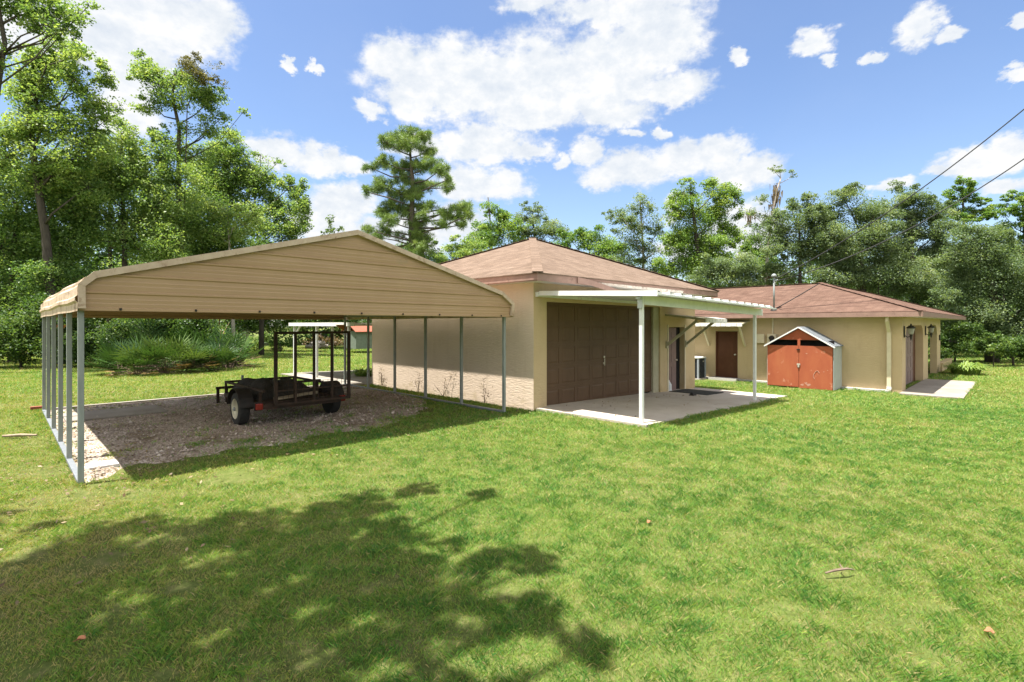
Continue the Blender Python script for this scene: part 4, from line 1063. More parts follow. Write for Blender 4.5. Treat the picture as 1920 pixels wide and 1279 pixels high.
def tree(name, label, cat, Y, base_px, trunk, lobes, mat, leaf=.16, dens=1.0, tw=.22, seed=1, bark='bark', limbs=1.0, group='trees around the lawn', depth=1.0, tone0=.5, clump=.40, moss=None):
    """trunk: [(px, py)] from the ground up; lobes: (px, py, rx, ry[, density]) in photo pixels at distance Y, rounded out in depth"""
    rs = np.random.default_rng(seed); k = Y / 960; leaf = leaf * .78
    x0 = (base_px - 960) / 960 * Y; g = float(gzw(x0, Y))
    root = bpy.data.objects.new(name, None); COL.objects.link(root); root.location = (x0, Y, g); root.empty_display_size = .5
    tag(root, label, cat, group)
    org = np.array([x0, Y, g])
    # trunk and limbs
    m = MB(); P = [np.array([x0, Y, g - .15])] + [at(px, py, Y) + np.array([0, rs.normal(0, .06), 0]) for px, py in trunk]
    H = P[-1][2] - g
    rad = [max(.025, tw * (1.15 if i == 0 else 1) * (1 - .8 * max(0, (p[2] - g)) / max(H, .1) * .9)) for i, p in enumerate(P)]
    m.tube([p - org for p in P], rad, 9)
    cent = []; L = []; T = []
    more = []
    for lb in lobes:
        px, py, rx, ry = lb[:4]; d = lb[4] if len(lb) > 4 else 1.0
        for q in range(2 if rx * ry > 250 else 1):
            an = rs.uniform(0, 6.28); f = rs.uniform(.35, .6)
            more.append((px + rx * .95 * math.cos(an), py - ry * .95 * math.sin(an) * (1 if math.sin(an) > 0 else .6), rx * f, max(ry * f, rx * f * .55), d * .8))
    for li, lb in enumerate(list(lobes) + more):
        px, py, rx, ry = lb[:4]; d = lb[4] if len(lb) > 4 else 1.0
        c = at(px, py, Y); R = np.array([rx * k, min(rx, (rx + ry) / 2) * k * depth, ry * k])
        c = c + np.array([0, rs.normal(0, .35) * R[1], 0])
        # clumps inside the lobe, mostly towards its surface
        nc = max(4, int(5.5 * (rx * ry) ** .5 / 12 / (clump / .34)))
        u = rs.normal(0, 1, (nc, 3)); u /= np.linalg.norm(u, axis=1)[:, None]
        rr_ = rs.random(nc) ** .45 * .92
        cc = c + u * rr_[:, None] * R
        lim = rs.random(nc)
        # limb from the trunk to the lobe and twigs out to its clumps
        if limbs > 0 and li < len(lobes):
            zs = np.array([p[2] for p in P]); zt = c[2] - (.35 + .5 * rs.random()) * abs(c[0] - np.interp(c[2], zs, [p[0] for p in P])) - R[2] * .6
            zt = np.clip(zt, g + .25 * H, P[-1][2])
            st = np.array([np.interp(zt, zs, [p[j] for p in P]) for j in range(3)])
            mid = st + (c - st) * rs.uniform(.4, .65) + np.array([0, 0, rs.uniform(-.14, .06) * np.linalg.norm(c - st)]) + rs.normal(0, .22, 3) * R.mean()
            r0 = min(tw * .38, .02 + .035 * R.mean()) * limbs
            m.tube([st - org, mid - org, c - org], [r0, r0 * .7, r0 * .4], 6)
            for q in cc[: int(3 + nc * .35)]:
                m.tube([c - org + rs.normal(0, .05, 3), (c + q) / 2 - org + rs.normal(0, .08, 3) * R.mean(), q - org], [r0 * .38, r0 * .25, r0 * .1], 4, False)
        area = math.pi * rx * ry * k * k
        nl = int(d * dens * 5.2 * area / (leaf * leaf * .5)); nl = max(nl, 30)
        wts = rs.uniform(.4, 1.6, nc); wts /= wts.sum()
        idx = rs.choice(nc, nl, p=wts)
        rad_c = (clump * R * rs.uniform(.7, 1.3, (nc, 1)))
        dv = rs.normal(0, 1, (nl, 3)); dv /= np.linalg.norm(dv, axis=1)[:, None]; dv *= (rs.random(nl) ** .5)[:, None] * 1.15
        pos = cc[idx] + dv * rad_c[idx] * np.array([1.12, 1.12, 1.0])
        L.append(leaf_quads(pos - org, leaf, rs))
        ct = rs.normal(0, .15, nc)
        T.append(np.repeat(np.clip(tone0 + ct[idx] + rs.normal(0, .19, nl), 0, 1), 4))
    t = m.build('trunk', bark, smooth=True); t.parent = root
    c = np_mesh('crown', np.concatenate(L).reshape(-1, 3), 4, mat, np.concatenate(T), root)
    if moss:
        for (px, py, rx, ry, n) in moss:
            c0 = at(px, py, Y); V = []; TT = []
            for q in range(n):
                p = c0 + rs.normal(0, .5, 3) * np.array([rx * k, rx * k, ry * k]) - org
                l = rs.uniform(.25, .7); w = rs.uniform(.02, .06); th = rs.uniform(0, 3.14); d = np.array([math.cos(th), math.sin(th), 0]) * w
                V += [p - d, p + d, p + d * .3 + np.array([0, 0, -l]), p - d * .3 + np.array([0, 0, -l])]; TT += [rs.random()] * 4
            np_mesh('hanging_moss', np.array(V), 4, 'leaf_dry', TT, root)
    return root

T_ = tree
# left wood, from the frame edge inwards
T_('tall_tree', 'tall tree cut by the left frame edge, thin high foliage at the top corner', 'tree', 21, -60, [(-30, 400), (-5, 180), (10, 80), (2, 10), (-5, -60)],
   [(55, 12, 55, 25, .9), (15, 10, 40, 30, .9), (105, 18, 45, 22, .7), (150, 42, 28, 14, .45), (-30, 60, 40, 40), (120, 60, 30, 20, .7), (10, -40, 60, 40), (165, 8, 25, 10, .4), (85, 45, 36, 22, .7), (-10, 110, 34, 40, .8), (130, 30, 30, 20, .6)], 'leaf_green', .15, .85, .2, 2, tone0=.52)
T_('leaning_tree', 'tall dark trunked leaning tree with yellow green crown at the left', 'tree', 26, 112, [(108, 620), (98, 530), (85, 440), (72, 350), (60, 265), (50, 190), (40, 130)],
   [(30, 150, 62, 45), (100, 150, 45, 38), (110, 88, 38, 32), (160, 118, 32, 24, .8), (196, 138, 26, 26, .8), (175, 188, 40, 34, .8), (140, 240, 50, 26, .7), (40, 235, 50, 38), (5, 290, 50, 36), (120, 305, 58, 34), (190, 280, 42, 30, .5), (205, 225, 20, 24, .35), (70, 190, 50, 30, .9), (150, 155, 30, 26, .8), (90, 240, 50, 34, .9), (160, 270, 46, 34, .8), (60, 330, 60, 40), (145, 345, 56, 36, .9), (75, 120, 34, 30, .9)], 'leaf_green', .16, .95, .27, 3, tone0=.66)
T_('mistletoe_tree', 'slender tall tree with a round mistletoe ball near its top', 'tree', 31, 338, [(338, 560), (336, 430), (333, 320), (335, 240), (325, 180), (330, 140)],
   [(268, 115, 24, 18, .6), (300, 150, 42, 24), (345, 178, 55, 30), (395, 188, 28, 24, .8), (330, 150, 38, 20), (288, 200, 34, 15, .8), (418, 215, 20, 12, .6), (455, 214, 13, 9, .5), (385, 245, 45, 26, .55), (350, 285, 50, 26, .55), (300, 262, 26, 22, .5), (250, 140, 16, 14, .5)], 'leaf_green', .17, .95, .24, 4, tone0=.6)
mb_ = np.random.default_rng(77)
T_('mistletoe', 'brownish round mistletoe ball high in the slender tall tree', 'mistletoe', 30.5, 338, [(352, 200), (372, 160), (375, 135)], [(373, 132, 26, 26, .9), (380, 150, 20, 20), (366, 110, 14, 10, .4), (400, 120, 16, 6, .2), (410, 155, 14, 10, .15)], 'leaf_olive', .12, .75, .03, 5, limbs=.5, tone0=.45)
T_('broad_tree', 'broad rounded tree at the right end of the left wood, over the carport roof', 'tree', 36, 490, [(490, 560), (485, 470), (480, 400), (478, 330)],
   [(430, 262, 40, 28, .8), (410, 300, 40, 30), (380, 330, 40, 34), (460, 318, 48, 38), (518, 380, 45, 40), (556, 402, 24, 32), (440, 385, 58, 48), (495, 296, 26, 10, .25), (520, 305, 16, 8, .2), (400, 335, 55, 40), (545, 352, 26, 26, .9), (500, 430, 60, 40), (570, 385, 10, 16, .7), (480, 350, 40, 30), (540, 440, 30, 24)], 'leaf_green', .18, 1.0, .17, 6, tone0=.58)
T_('woodland_tree', 'bright woodland tree filling the gap between the leaning and the mistletoe tree', 'tree', 29, 235, [(235, 560), (232, 430), (228, 320), (230, 250)],
   [(232, 258, 38, 34, .85), (222, 318, 62, 44), (290, 300, 34, 44, .9), (200, 390, 64, 50), (280, 395, 62, 50), (240, 450, 70, 46), (320, 340, 46, 44), (180, 330, 36, 36), (310, 460, 60, 40)], 'leaf_green', .16, 1.0, .2, 7, tone0=.58)
T_('woodland_tree', 'pale backing tree seen between the leaning tree and the slender one', 'tree', 37, 205, [(205, 560), (205, 400), (208, 300)],
   [(215, 290, 44, 34, .8), (180, 330, 50, 36, .9), (255, 330, 46, 40, .9), (140, 360, 50, 40), (220, 370, 60, 40), (300, 370, 50, 40), (360, 300, 40, 34, .8), (390, 350, 46, 40), (60, 340, 60, 44), (320, 420, 60, 40)], 'leaf_green', .19, 1.0, .2, 32, tone0=.62)
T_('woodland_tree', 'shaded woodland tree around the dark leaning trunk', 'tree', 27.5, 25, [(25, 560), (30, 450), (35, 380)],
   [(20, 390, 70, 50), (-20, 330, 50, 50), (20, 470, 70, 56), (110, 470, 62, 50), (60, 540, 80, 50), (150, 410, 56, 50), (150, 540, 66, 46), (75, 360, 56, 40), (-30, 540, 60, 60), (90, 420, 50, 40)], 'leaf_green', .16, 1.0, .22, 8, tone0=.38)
T_('woodland_tree', 'mid green woodland tree behind the left half of the carport roof', 'tree', 33, 385, [(385, 590), (380, 500), (378, 420)],
   [(380, 430, 66, 48), (440, 470, 60, 40), (330, 490, 66, 46), (250, 520, 70, 44), (360, 385, 46, 34), (420, 540, 70, 40), (300, 550, 70, 40)], 'leaf_green', .17, 1.0, .22, 9, tone0=.46)
T_('woodland_tree', 'pale dry limbed tree crown just above the carport roof slope', 'tree', 32, 440, [(436, 580), (430, 470), (426, 400)],
   [(425, 395, 26, 26, .7), (455, 420, 40, 22, .8), (410, 440, 40, 26, .8)], 'leaf_green', .15, .9, .12, 31, bark='bark_grey', tone0=.8)
T_('undergrowth_shrub', 'dense dark shrub at the left frame edge beyond the lawn', 'shrub', 24, 40, [(40, 660), (40, 630)], [(20, 620, 60, 46), (80, 645, 52, 38), (-30, 640, 50, 50), (60, 590, 56, 34), (120, 610, 40, 40)], 'leaf_dark', .14, 1.1, .06, 10, group='shrubs at the wood edge', tone0=.55)
T_('undergrowth_shrub', 'dark green shrub seen between the left carport posts', 'shrub', 24.5, 190, [(190, 660), (190, 640)], [(190, 650, 60, 40), (240, 625, 60, 46), (150, 640, 40, 46), (210, 680, 44, 16)], 'leaf_dark', .13, 1.1, .06, 11, group='shrubs at the wood edge', tone0=.45)
T_('undergrowth_shrub', 'large dark rounded shrub under the carport view, right of the palmettos', 'shrub', 25, 375, [(375, 660), (378, 640)], [(370, 640, 56, 42), (410, 655, 38, 40), (320, 630, 56, 40), (430, 670, 18, 24, .7), (360, 605, 50, 30), (290, 610, 50, 30)], 'leaf_dark', .13, 1.1, .06, 12, group='shrubs at the wood edge', tone0=.42)
T_('bright_shrub', 'small bright green shrub in the sun far behind the trailer', 'shrub', 41, 480, [(480, 655), (482, 640)], [(482, 646, 14, 14), (492, 634, 10, 12), (472, 640, 10, 12)], 'leaf_bright', .15, .9, .04, 13, group='shrubs at the wood edge', tone0=.8)
T_('bright_shrub', 'pale green low bush right of the bright shrub behind the trailer', 'shrub', 43, 525, [(525, 655), (526, 645)], [(520, 645, 16, 12), (545, 642, 20, 13, .8), (505, 640, 12, 10)], 'leaf_bright', .16, .9, .04, 14, group='shrubs at the wood edge', tone0=.5)
T_('distant_tree', 'pale trunked tree behind the carport opening', 'tree', 43, 461, [(461, 600), (462, 560), (462, 500)], [(470, 560, 60, 40), (440, 600, 40, 30), (500, 590, 50, 34), (530, 560, 50, 40)], 'leaf_dark', .2, 1.0, .26, 15, bark='bark_grey', tone0=.6)
T_('distant_tree', 'shaded tree far behind the trailer gate', 'tree', 52, 590, [(590, 600), (590, 540)], [(580, 600, 50, 30), (620, 585, 50, 34), (660, 600, 44, 32), (600, 550, 60, 40), (640, 620, 30, 18, .6)], 'leaf_dark', .22, 1.0, .25, 16, tone0=.6)
T_('bare_bush', 'dry brownish brush on the far lawn edge behind the gate bars', 'brush', 49, 600, [(600, 640), (602, 630)], [(590, 640, 26, 12, .5), (625, 638, 24, 14, .5), (650, 640, 18, 12, .4)], 'leaf_dry', .2, .8, .05, 17, group='shrubs at the wood edge', tone0=.3)

# thin tops above the carport ridge
T_('thin_tree', 'thin sparse treetop just showing above the carport roof left of the ridge', 'tree', 44, 622, [(622, 560), (620, 460), (618, 410)], [(616, 415, 9, 11, .6), (622, 432, 14, 10, .6), (640, 428, 8, 8, .5), (606, 438, 10, 6, .4)], 'leaf_dark', .2, .8, .07, 18, tone0=.7)

# the lone pine
def pine():
    Y = 40.0; k = Y / 960; rs = np.random.default_rng(21)
    x0 = (772 - 960) / 960 * Y; g = float(gzw(x0, Y)); org = np.array([x0, Y, g])
    root = bpy.data.objects.new('pine_tree', None); COL.objects.link(root); root.location = org; tag(root, 'lone tall pine with layered tufted branches above the carport roof', 'tree', 'trees around the lawn')
    tr_px = [(772, 640), (773, 520), (773, 450), (772, 400), (774, 340), (770, 300), (768, 262)]
    P = [at(px, py, Y) for px, py in tr_px]; P[0][2] = g - .1
    m = MB(); m.tube([p - org for p in P], [.34, .30, .27, .22, .16, .10, .04], 10)
    ends = [(768, 250, 26, 12), (745, 262, 22, 13), (795, 262, 18, 12), (735, 280, 20, 10), (805, 285, 22, 12), (765, 278, 34, 14), (720, 305, 22, 11), (695, 315, 16, 8), (740, 310, 26, 12), (770, 310, 30, 14), (810, 315, 26, 12), (830, 330, 18, 12), (845, 350, 9, 8),
            (790, 335, 26, 12), (755, 335, 24, 12), (700, 350, 15, 9), (725, 355, 22, 11), (715, 345, 16, 9), (698, 372, 7, 12), (750, 365, 22, 14), (775, 358, 24, 14), (833, 344, 16, 10), (742, 385, 24, 12), (722, 400, 18, 14), (765, 395, 24, 14), (780, 372, 16, 10),
            (790, 388, 16, 9), (735, 418, 22, 13), (715, 428, 14, 12), (780, 420, 22, 12), (812, 390, 18, 8, .7), (845, 400, 24, 9), (870, 395, 20, 11), (882, 408, 10, 10), (855, 388, 16, 8), (865, 420, 16, 8), (830, 425, 14, 9), (800, 408, 20, 8, .7), (785, 440, 22, 12), (800, 452, 20, 12, .8), (745, 440, 16, 8, .6), (700, 437, 14, 8), (712, 446, 14, 8), (690, 440, 8, 5), (792, 470, 26, 14), (835, 405, 18, 8)]
    L = []; T = []
    for e in ends:
        px, py, rx, ry = e[:4]; d = e[4] if len(e) > 4 else 1
        dy = rs.normal(0, .8) * max(.4, abs(px - 772) * k * .35 + .5)
        c = at(px, py, Y) + np.array([0, dy, 0])
        zs = np.array([p[2] for p in P]); zt = np.clip(c[2] - .12 * abs(c[0] - x0) - .3, g + 4, P[-1][2] - .2)
        st = np.array([np.interp(zt, zs, [p[j] for p in P]) for j in range(3)])
        r0 = .035 + .012 * np.linalg.norm(c - st)
        mid = (st + c) / 2 + np.array([0, 0, -.12 * np.linalg.norm(c - st) * rs.uniform(-.3, 1)])
        m.tube([st - org, mid - org, c - org], [r0, r0 * .7, r0 * .35], 6)
        nt_ = max(7, int(rx * ry / 9)); R = np.array([rx, (rx + ry) / 2, ry]) * k
        u = rs.normal(0, 1, (nt_, 3)); u /= np.linalg.norm(u, axis=1)[:, None]; tc = c + u * R * (rs.random((nt_, 1)) ** .5) * 1.05
        for q in tc:
            m.tube([c - org, q - org], [r0 * .3, r0 * .12], 4, False)
            n = int(84 * d)
            dv = rs.normal(0, 1, (n, 3)); dv[:, 2] += .35; dv /= np.linalg.norm(dv, axis=1)[:, None]
            ln = rs.uniform(.18, .42, n)[:, None]; base = q - org + dv * .03
            sd_ = np.cross(dv, rs.normal(0, 1, (n, 3))); sd_ /= np.linalg.norm(sd_, axis=1)[:, None]; sd_ *= .0125
            L.append(np.stack([base - sd_ * .5, base + dv * ln * .5 - sd_, base + dv * ln, base + dv * ln * .5 + sd_], 1))
            T.append(np.repeat(np.clip(.5 + rs.normal(0, .12) + rs.normal(0, .12, n), 0, 1), 4))
    t = m.build('trunk', 'bark_pine', smooth=True); t.parent = root
    np_mesh('crown', np.concatenate(L).reshape(-1, 3), 4, 'leaf_pine', np.concatenate(T), root)
pine()

G2 = 'trees behind the house and garage'
T_('distant_tree', 'dark small tree at the foot of the lone pine', 'tree', 46, 800, [(800, 560), (795, 480)], [(790, 452, 30, 16), (800, 480, 40, 20), (760, 470, 30, 18)], 'leaf_dark', .2, 1, .15, 40, group=G2, tone0=.5)
T_('distant_tree', 'low light green tree between the pine and the garage roof', 'tree', 48, 860, [(860, 560), (858, 500)], [(850, 476, 36, 18), (880, 462, 34, 18), (830, 490, 36, 18), (900, 478, 34, 20)], 'leaf_green', .2, .9, .15, 41, group=G2, tone0=.7)
T_('distant_tree', 'spiky topped tree right of the pine over the garage roof', 'tree', 52, 925, [(925, 560), (922, 450), (915, 370)], [(918, 395, 20, 16, .8), (940, 402, 26, 16), (910, 425, 24, 22), (945, 430, 34, 24), (925, 455, 40, 20), (965, 450, 24, 20), (900, 450, 30, 20)], 'leaf_bright', .2, .95, .18, 42, group=G2, tone0=.55)
T_('distant_tree', 'open greyish green tree over the apex of the garage roof', 'tree', 54, 1005, [(1005, 560), (1003, 450), (1000, 410)], [(985, 405, 24, 18, .8), (1010, 400, 22, 16, .8), (1030, 430, 30, 18), (1000, 432, 34, 20), (980, 440, 24, 16, .8), (1052, 442, 18, 14, .8), (1010, 462, 50, 20)], 'leaf_grey', .2, .9, .18, 43, group=G2, tone0=.6)
T_('distant_tree', 'low rounded tree pair above the right slope of the garage roof', 'tree', 50, 1105, [(1105, 560), (1105, 470)], [(1075, 452, 24, 20), (1108, 446, 30, 24), (1140, 458, 28, 24), (1060, 470, 30, 18), (1120, 485, 50, 22), (1090, 440, 16, 12), (1155, 490, 40, 24)], 'leaf_bright', .2, 1, .16, 44, group=G2, tone0=.42)
T_('distant_tree', 'tall sparse grey green tree with sky gaps left of the bright maple', 'tree', 46, 1205, [(1207, 580), (1206, 480), (1202, 400), (1200, 375)], [(1160, 402, 22, 16, .8), (1172, 425, 26, 20, .8), (1200, 385, 24, 20, .9), (1205, 420, 30, 24, .7), (1190, 455, 34, 20, .6), (1215, 470, 34, 24, .6), (1238, 428, 20, 18, .7), (1180, 490, 34, 22, .8), (1230, 505, 40, 24)], 'leaf_grey', .18, .85, .18, 45, bark='bark_grey', group=G2, tone0=.62)
T_('broad_tree', 'large full bright green tree above the house roof', 'tree', 42, 1310, [(1310, 580), (1310, 480), (1300, 400), (1295, 360)], [(1282, 360, 24, 24), (1290, 340, 14, 10, .8), (1345, 355, 34, 20), (1330, 345, 20, 10, .8), (1300, 402, 50, 30), (1350, 405, 42, 34), (1310, 450, 58, 36), (1345, 460, 34, 26), (1285, 490, 40, 34), (1320, 500, 50, 30), (1380, 375, 20, 18, .7), (1372, 430, 20, 20, .8), (1265, 400, 16, 14, .7), (1270, 450, 24, 30)], 'leaf_bright', .18, 1.05, .32, 46, group=G2, tone0=.62)
T_('mossy_tree', 'half bare grey tree hung with moss, its thin top standing above the rest', 'tree', 44, 1436, [(1436, 520), (1440, 460), (1448, 400), (1455, 360), (1463, 335)], [(1466, 318, 22, 7, .55), (1487, 325, 10, 7, .6), (1448, 316, 8, 5, .5), (1425, 372, 16, 12, .6), (1412, 400, 16, 12, .5), (1440, 410, 22, 16, .45), (1420, 440, 20, 20, .5), (1455, 440, 16, 26, .5), (1402, 420, 8, 8, .5)], 'leaf_grey', .16, .8, .2, 47, bark='bark_grey', group=G2, tone0=.6, moss=[(1456, 365, 8, 20, 160), (1405, 405, 10, 10, 40), (1450, 400, 12, 22, 60)])
T_('woodland_tree', 'yellow green tree behind the half bare mossy tree', 'tree', 48, 1405, [(1405, 560), (1405, 470)], [(1405, 450, 22, 26), (1430, 470, 24, 28), (1395, 490, 36, 26), (1450, 490, 24, 24), (1375, 500, 30, 24)], 'leaf_bright', .19, .95, .16, 48, group=G2, tone0=.5)
T_('oak_bush', 'low grey green oak just behind the house ridge', 'tree', 38, 1370, [(1370, 580), (1370, 530)], [(1350, 505, 36, 26), (1390, 500, 36, 24), (1370, 525, 56, 20), (1330, 520, 30, 18), (1420, 522, 34, 20)], 'leaf_grey', .15, 1.05, .14, 49, group=G2, tone0=.58, moss=[(1430, 512, 16, 14, 60)])
T_('oak_tree', 'grey green oak right behind the service mast', 'oak tree', 37, 1500, [(1500, 580), (1500, 470)], [(1505, 385, 24, 20, .8), (1520, 372, 14, 16, .7), (1490, 415, 36, 26), (1530, 420, 36, 30), (1475, 460, 36, 30), (1520, 470, 48, 34), (1475, 510, 46, 26), (1540, 515, 46, 26), (1460, 425, 20, 30)], 'leaf_grey', .15, 1.05, .26, 50, group=G2, tone0=.5)
T_('oak_tree', 'broad grey green oak over the right end of the house roof', 'oak tree', 36, 1620, [(1620, 600), (1615, 500), (1610, 430)], [(1585, 370, 36, 18), (1560, 400, 34, 26), (1620, 392, 40, 24), (1650, 420, 40, 30), (1600, 440, 50, 34), (1660, 470, 46, 34), (1610, 490, 56, 34), (1570, 470, 36, 30), (1640, 530, 60, 30), (1700, 520, 46, 34), (1590, 530, 40, 24), (1545, 440, 24, 30)], 'leaf_grey', .14, 1.1, .32, 51, group=G2, tone0=.50)
T_('oak_tree', 'grey oak with a bumpy top crossed by the upper overhead wire', 'oak tree', 38, 1715, [(1715, 600), (1712, 500), (1705, 400)], [(1696, 350, 20, 14, .8), (1705, 372, 34, 20), (1670, 392, 30, 20), (1740, 392, 34, 22), (1710, 420, 50, 30), (1760, 430, 36, 30), (1730, 470, 56, 34), (1780, 480, 40, 34), (1740, 530, 60, 40), (1720, 590, 56, 36), (1770, 560, 50, 40)], 'leaf_grey', .14, 1.1, .3, 52, group=G2, tone0=.46)
T_('pine_tree', 'bright green pine top above the oaks on the right', 'tree', 46, 1810, [(1810, 600), (1808, 450), (1805, 350)], [(1800, 345, 20, 14), (1825, 350, 14, 12), (1785, 362, 20, 12), (1815, 368, 30, 14), (1840, 375, 20, 12), (1780, 385, 26, 14), (1820, 395, 36, 18), (1850, 398, 22, 14), (1800, 410, 34, 12)], 'leaf_bright', .17, 1.05, .22, 53, group=G2, tone0=.5, clump=.28)
T_('pine_tree', 'bright pine cut by the right frame edge', 'tree', 44, 1925, [(1925, 600), (1922, 450), (1918, 370)], [(1910, 370, 26, 14), (1890, 392, 28, 14), (1925, 395, 30, 20), (1870, 402, 22, 10, .8), (1905, 420, 36, 18), (1940, 430, 30, 30), (1890, 440, 34, 20), (1930, 470, 30, 26)], 'leaf_bright', .17, 1.05, .22, 54, group=G2, tone0=.42, clump=.28)
T_('oak_tree', 'nearest spreading oak at the right edge behind the bright plant', 'oak tree', 32, 1860, [(1860, 640), (1858, 560), (1850, 470)], [(1800, 450, 40, 26), (1850, 440, 46, 26), (1900, 470, 46, 34), (1820, 490, 56, 36), (1870, 520, 60, 40), (1800, 545, 50, 36), (1850, 580, 66, 40), (1920, 560, 50, 60), (1790, 600, 46, 30), (1900, 620, 50, 34), (1830, 625, 56, 24), (1950, 480, 40, 60)], 'leaf_grey', .13, 1.1, .34, 55, group=G2, tone0=.44)
T_('undergrowth_shrub', 'dark understory shrub behind the low wall', 'shrub', 31, 1790, [(1790, 655), (1790, 640)], [(1780, 640, 34, 24), (1820, 650, 36, 20), (1760, 650, 26, 20), (1800, 615, 36, 26)], 'leaf_dark', .13, 1.1, .06, 56, group='shrubs at the wood edge', tone0=.45)
T_('undergrowth_shrub', 'dark leafy shrub at the right frame edge beyond the lawn', 'shrub', 29, 1900, [(1900, 670), (1900, 650)], [(1905, 655, 30, 24), (1870, 650, 30, 22), (1930, 640, 30, 36), (1850, 655, 24, 14)], 'leaf_dark', .13, 1.1, .06, 57, group='shrubs at the wood edge', tone0=.5)
T_('bright_shrub', 'small yellow green sapling in front of the dark wood at the right', 'shrub', 28.5, 1862, [(1862, 668), (1864, 655)], [(1858, 655, 14, 8, .6), (1872, 663, 12, 6, .6), (1876, 650, 10, 5, .5)], 'leaf_bright', .13, .8, .03, 58, group='shrubs at the wood edge', tone0=.75)

# far wood behind everything: one mass
def far_wood():
    rs = np.random.default_rng(90); L = []; T = []
    for (X0, X1, Yc, n, hmax) in ((-95, -12, 62, 230, 9.5), (-14, 30, 78, 150, 7.5), (12, 95, 58, 180, 7.0), (33, 95, 60, 170, 12.0), (-95, -30, 60, 150, 15.0), (-75, -26, 40, 110, 8.5), (34, 75, 42, 80, 6.5)):
        for k in range(n):
            x = rs.uniform(X0, X1); y = Yc + rs.normal(0, 3.0); z = float(gzw(x, y)) + rs.uniform(.3, hmax) ; r = rs.uniform(1.3, 2.6)
            c = int(150 * r); dv = rs.normal(0, 1, (c, 3)); dv /= np.linalg.norm(dv, axis=1)[:, None]
            pos = np.array([x, y, z]) + dv * r * (rs.random((c, 1)) ** .4) * np.array([1.1, 1, .8]); pos[:, 2] = np.maximum(pos[:, 2], float(gzw(x, y)) + .02)
            L.append(leaf_quads(pos, .42, rs)); T.append(np.repeat(np.clip(.36 + rs.normal(0, .12) + rs.normal(0, .12, c), 0, 1), 4))
    o = np_mesh('far_wood', np.concatenate(L).reshape(-1, 3), 4, 'leaf_dark', np.concatenate(T))
    tag(o, 'dense dark wood closing the view behind the lawn and houses', 'wood', None, 'stuff')
far_wood()

# palmettos
def palmetto(px, py, hgt, seed, label, n=26, mat='frond', green=.6):
    rs = np.random.default_rng(seed); y = 960 * 2.0 / (py - HOR); x = (px - 960) / 960 * y; g = float(gzw(x, y))
    root = bpy.data.objects.new('palmetto', None); COL.objects.link(root); root.location = (x, y, g); tag(root, label, 'palmetto', 'palmettos at the wood edge')
    V = []; T = []; m = MB()
    for k in range(n):
        th = rs.uniform(0, 6.28); el = rs.uniform(.05, 1.35); ln = hgt * rs.uniform(.6, 1.1)
        d = np.array([math.cos(th) * math.cos(el), math.sin(th) * math.cos(el), math.sin(el)])
        p = d * ln * .62; o_ = rs.normal(0, .12, 3) * [1, 1, 0]
        m.tube([o_, o_ + p * .55 + [0, 0, .05], o_ + p], [.012, .010, .007], 5, False)
        s = np.cross(d, [0, 0, 1.0]); s /= np.linalg.norm(s) + 1e-6; u = np.cross(s, d)
        tn = rs.uniform(.02, .16) if el < .40 and rs.random() < .55 else np.clip(green + rs.normal(0, .16), .22, 1)
        if tn < .17: ln *= .5
        nb = 13
        for j in range(nb):
            f = (j / (nb - 1) - .5) * 3.6
            bd = d * math.cos(f) + s * math.sin(f) + u * .18 * abs(math.sin(f)); bd /= np.linalg.norm(bd)
            bl = hgt * (.26 if tn < .17 else .50) * (1 - .12 * abs(f) / 1.8) * rs.uniform(.85, 1.1); w = np.cross(bd, u + .3 * s * math.sin(f)); w /= np.linalg.norm(w) + 1e-6; w *= .030
            b0 = o_ + p; tip = b0 + bd * bl + np.array([0, 0, -.12 * bl * rs.uniform(.0, 1.2)])
            mid = b0 + bd * bl * .5
            V += [b0, mid - w, tip, mid + w]; T += [float(np.clip(tn + rs.normal(0, .03), 0, 1))] * 4
    st = m.build('stalks', 'twig'); st.parent = root
    np_mesh('fronds', np.array(V), 4, mat, T, root)
palmetto(262, 702, 1.62, 61, 'palmetto with dry brown skirt, leftmost in front of the dark shrubs', 30)
palmetto(310, 700, 1.76, 62, 'large palmetto with fanned green fronds in the middle of the clump', 34, green=.7)
palmetto(352, 697, 1.69, 63, 'palmetto right of the middle with bright fan tips', 30, green=.75)
palmetto(400, 694, 1.56, 64, 'darker palmetto at the right of the clump', 26, green=.45)
palmetto(432, 690, 1.76, 65, 'straw tipped palmetto at the right end of the shrubs', 24, green=.5)
palmetto(222, 700, 1.49, 66, 'dark palmetto behind the nearest carport post', 24, green=.4)
palmetto(288, 690, 2.47, 67, 'tall palmetto rising behind the clump', 26, green=.45)
palmetto(380, 688, 2.47, 68, 'tall dark palmetto rising behind the right of the clump', 26, green=.4)

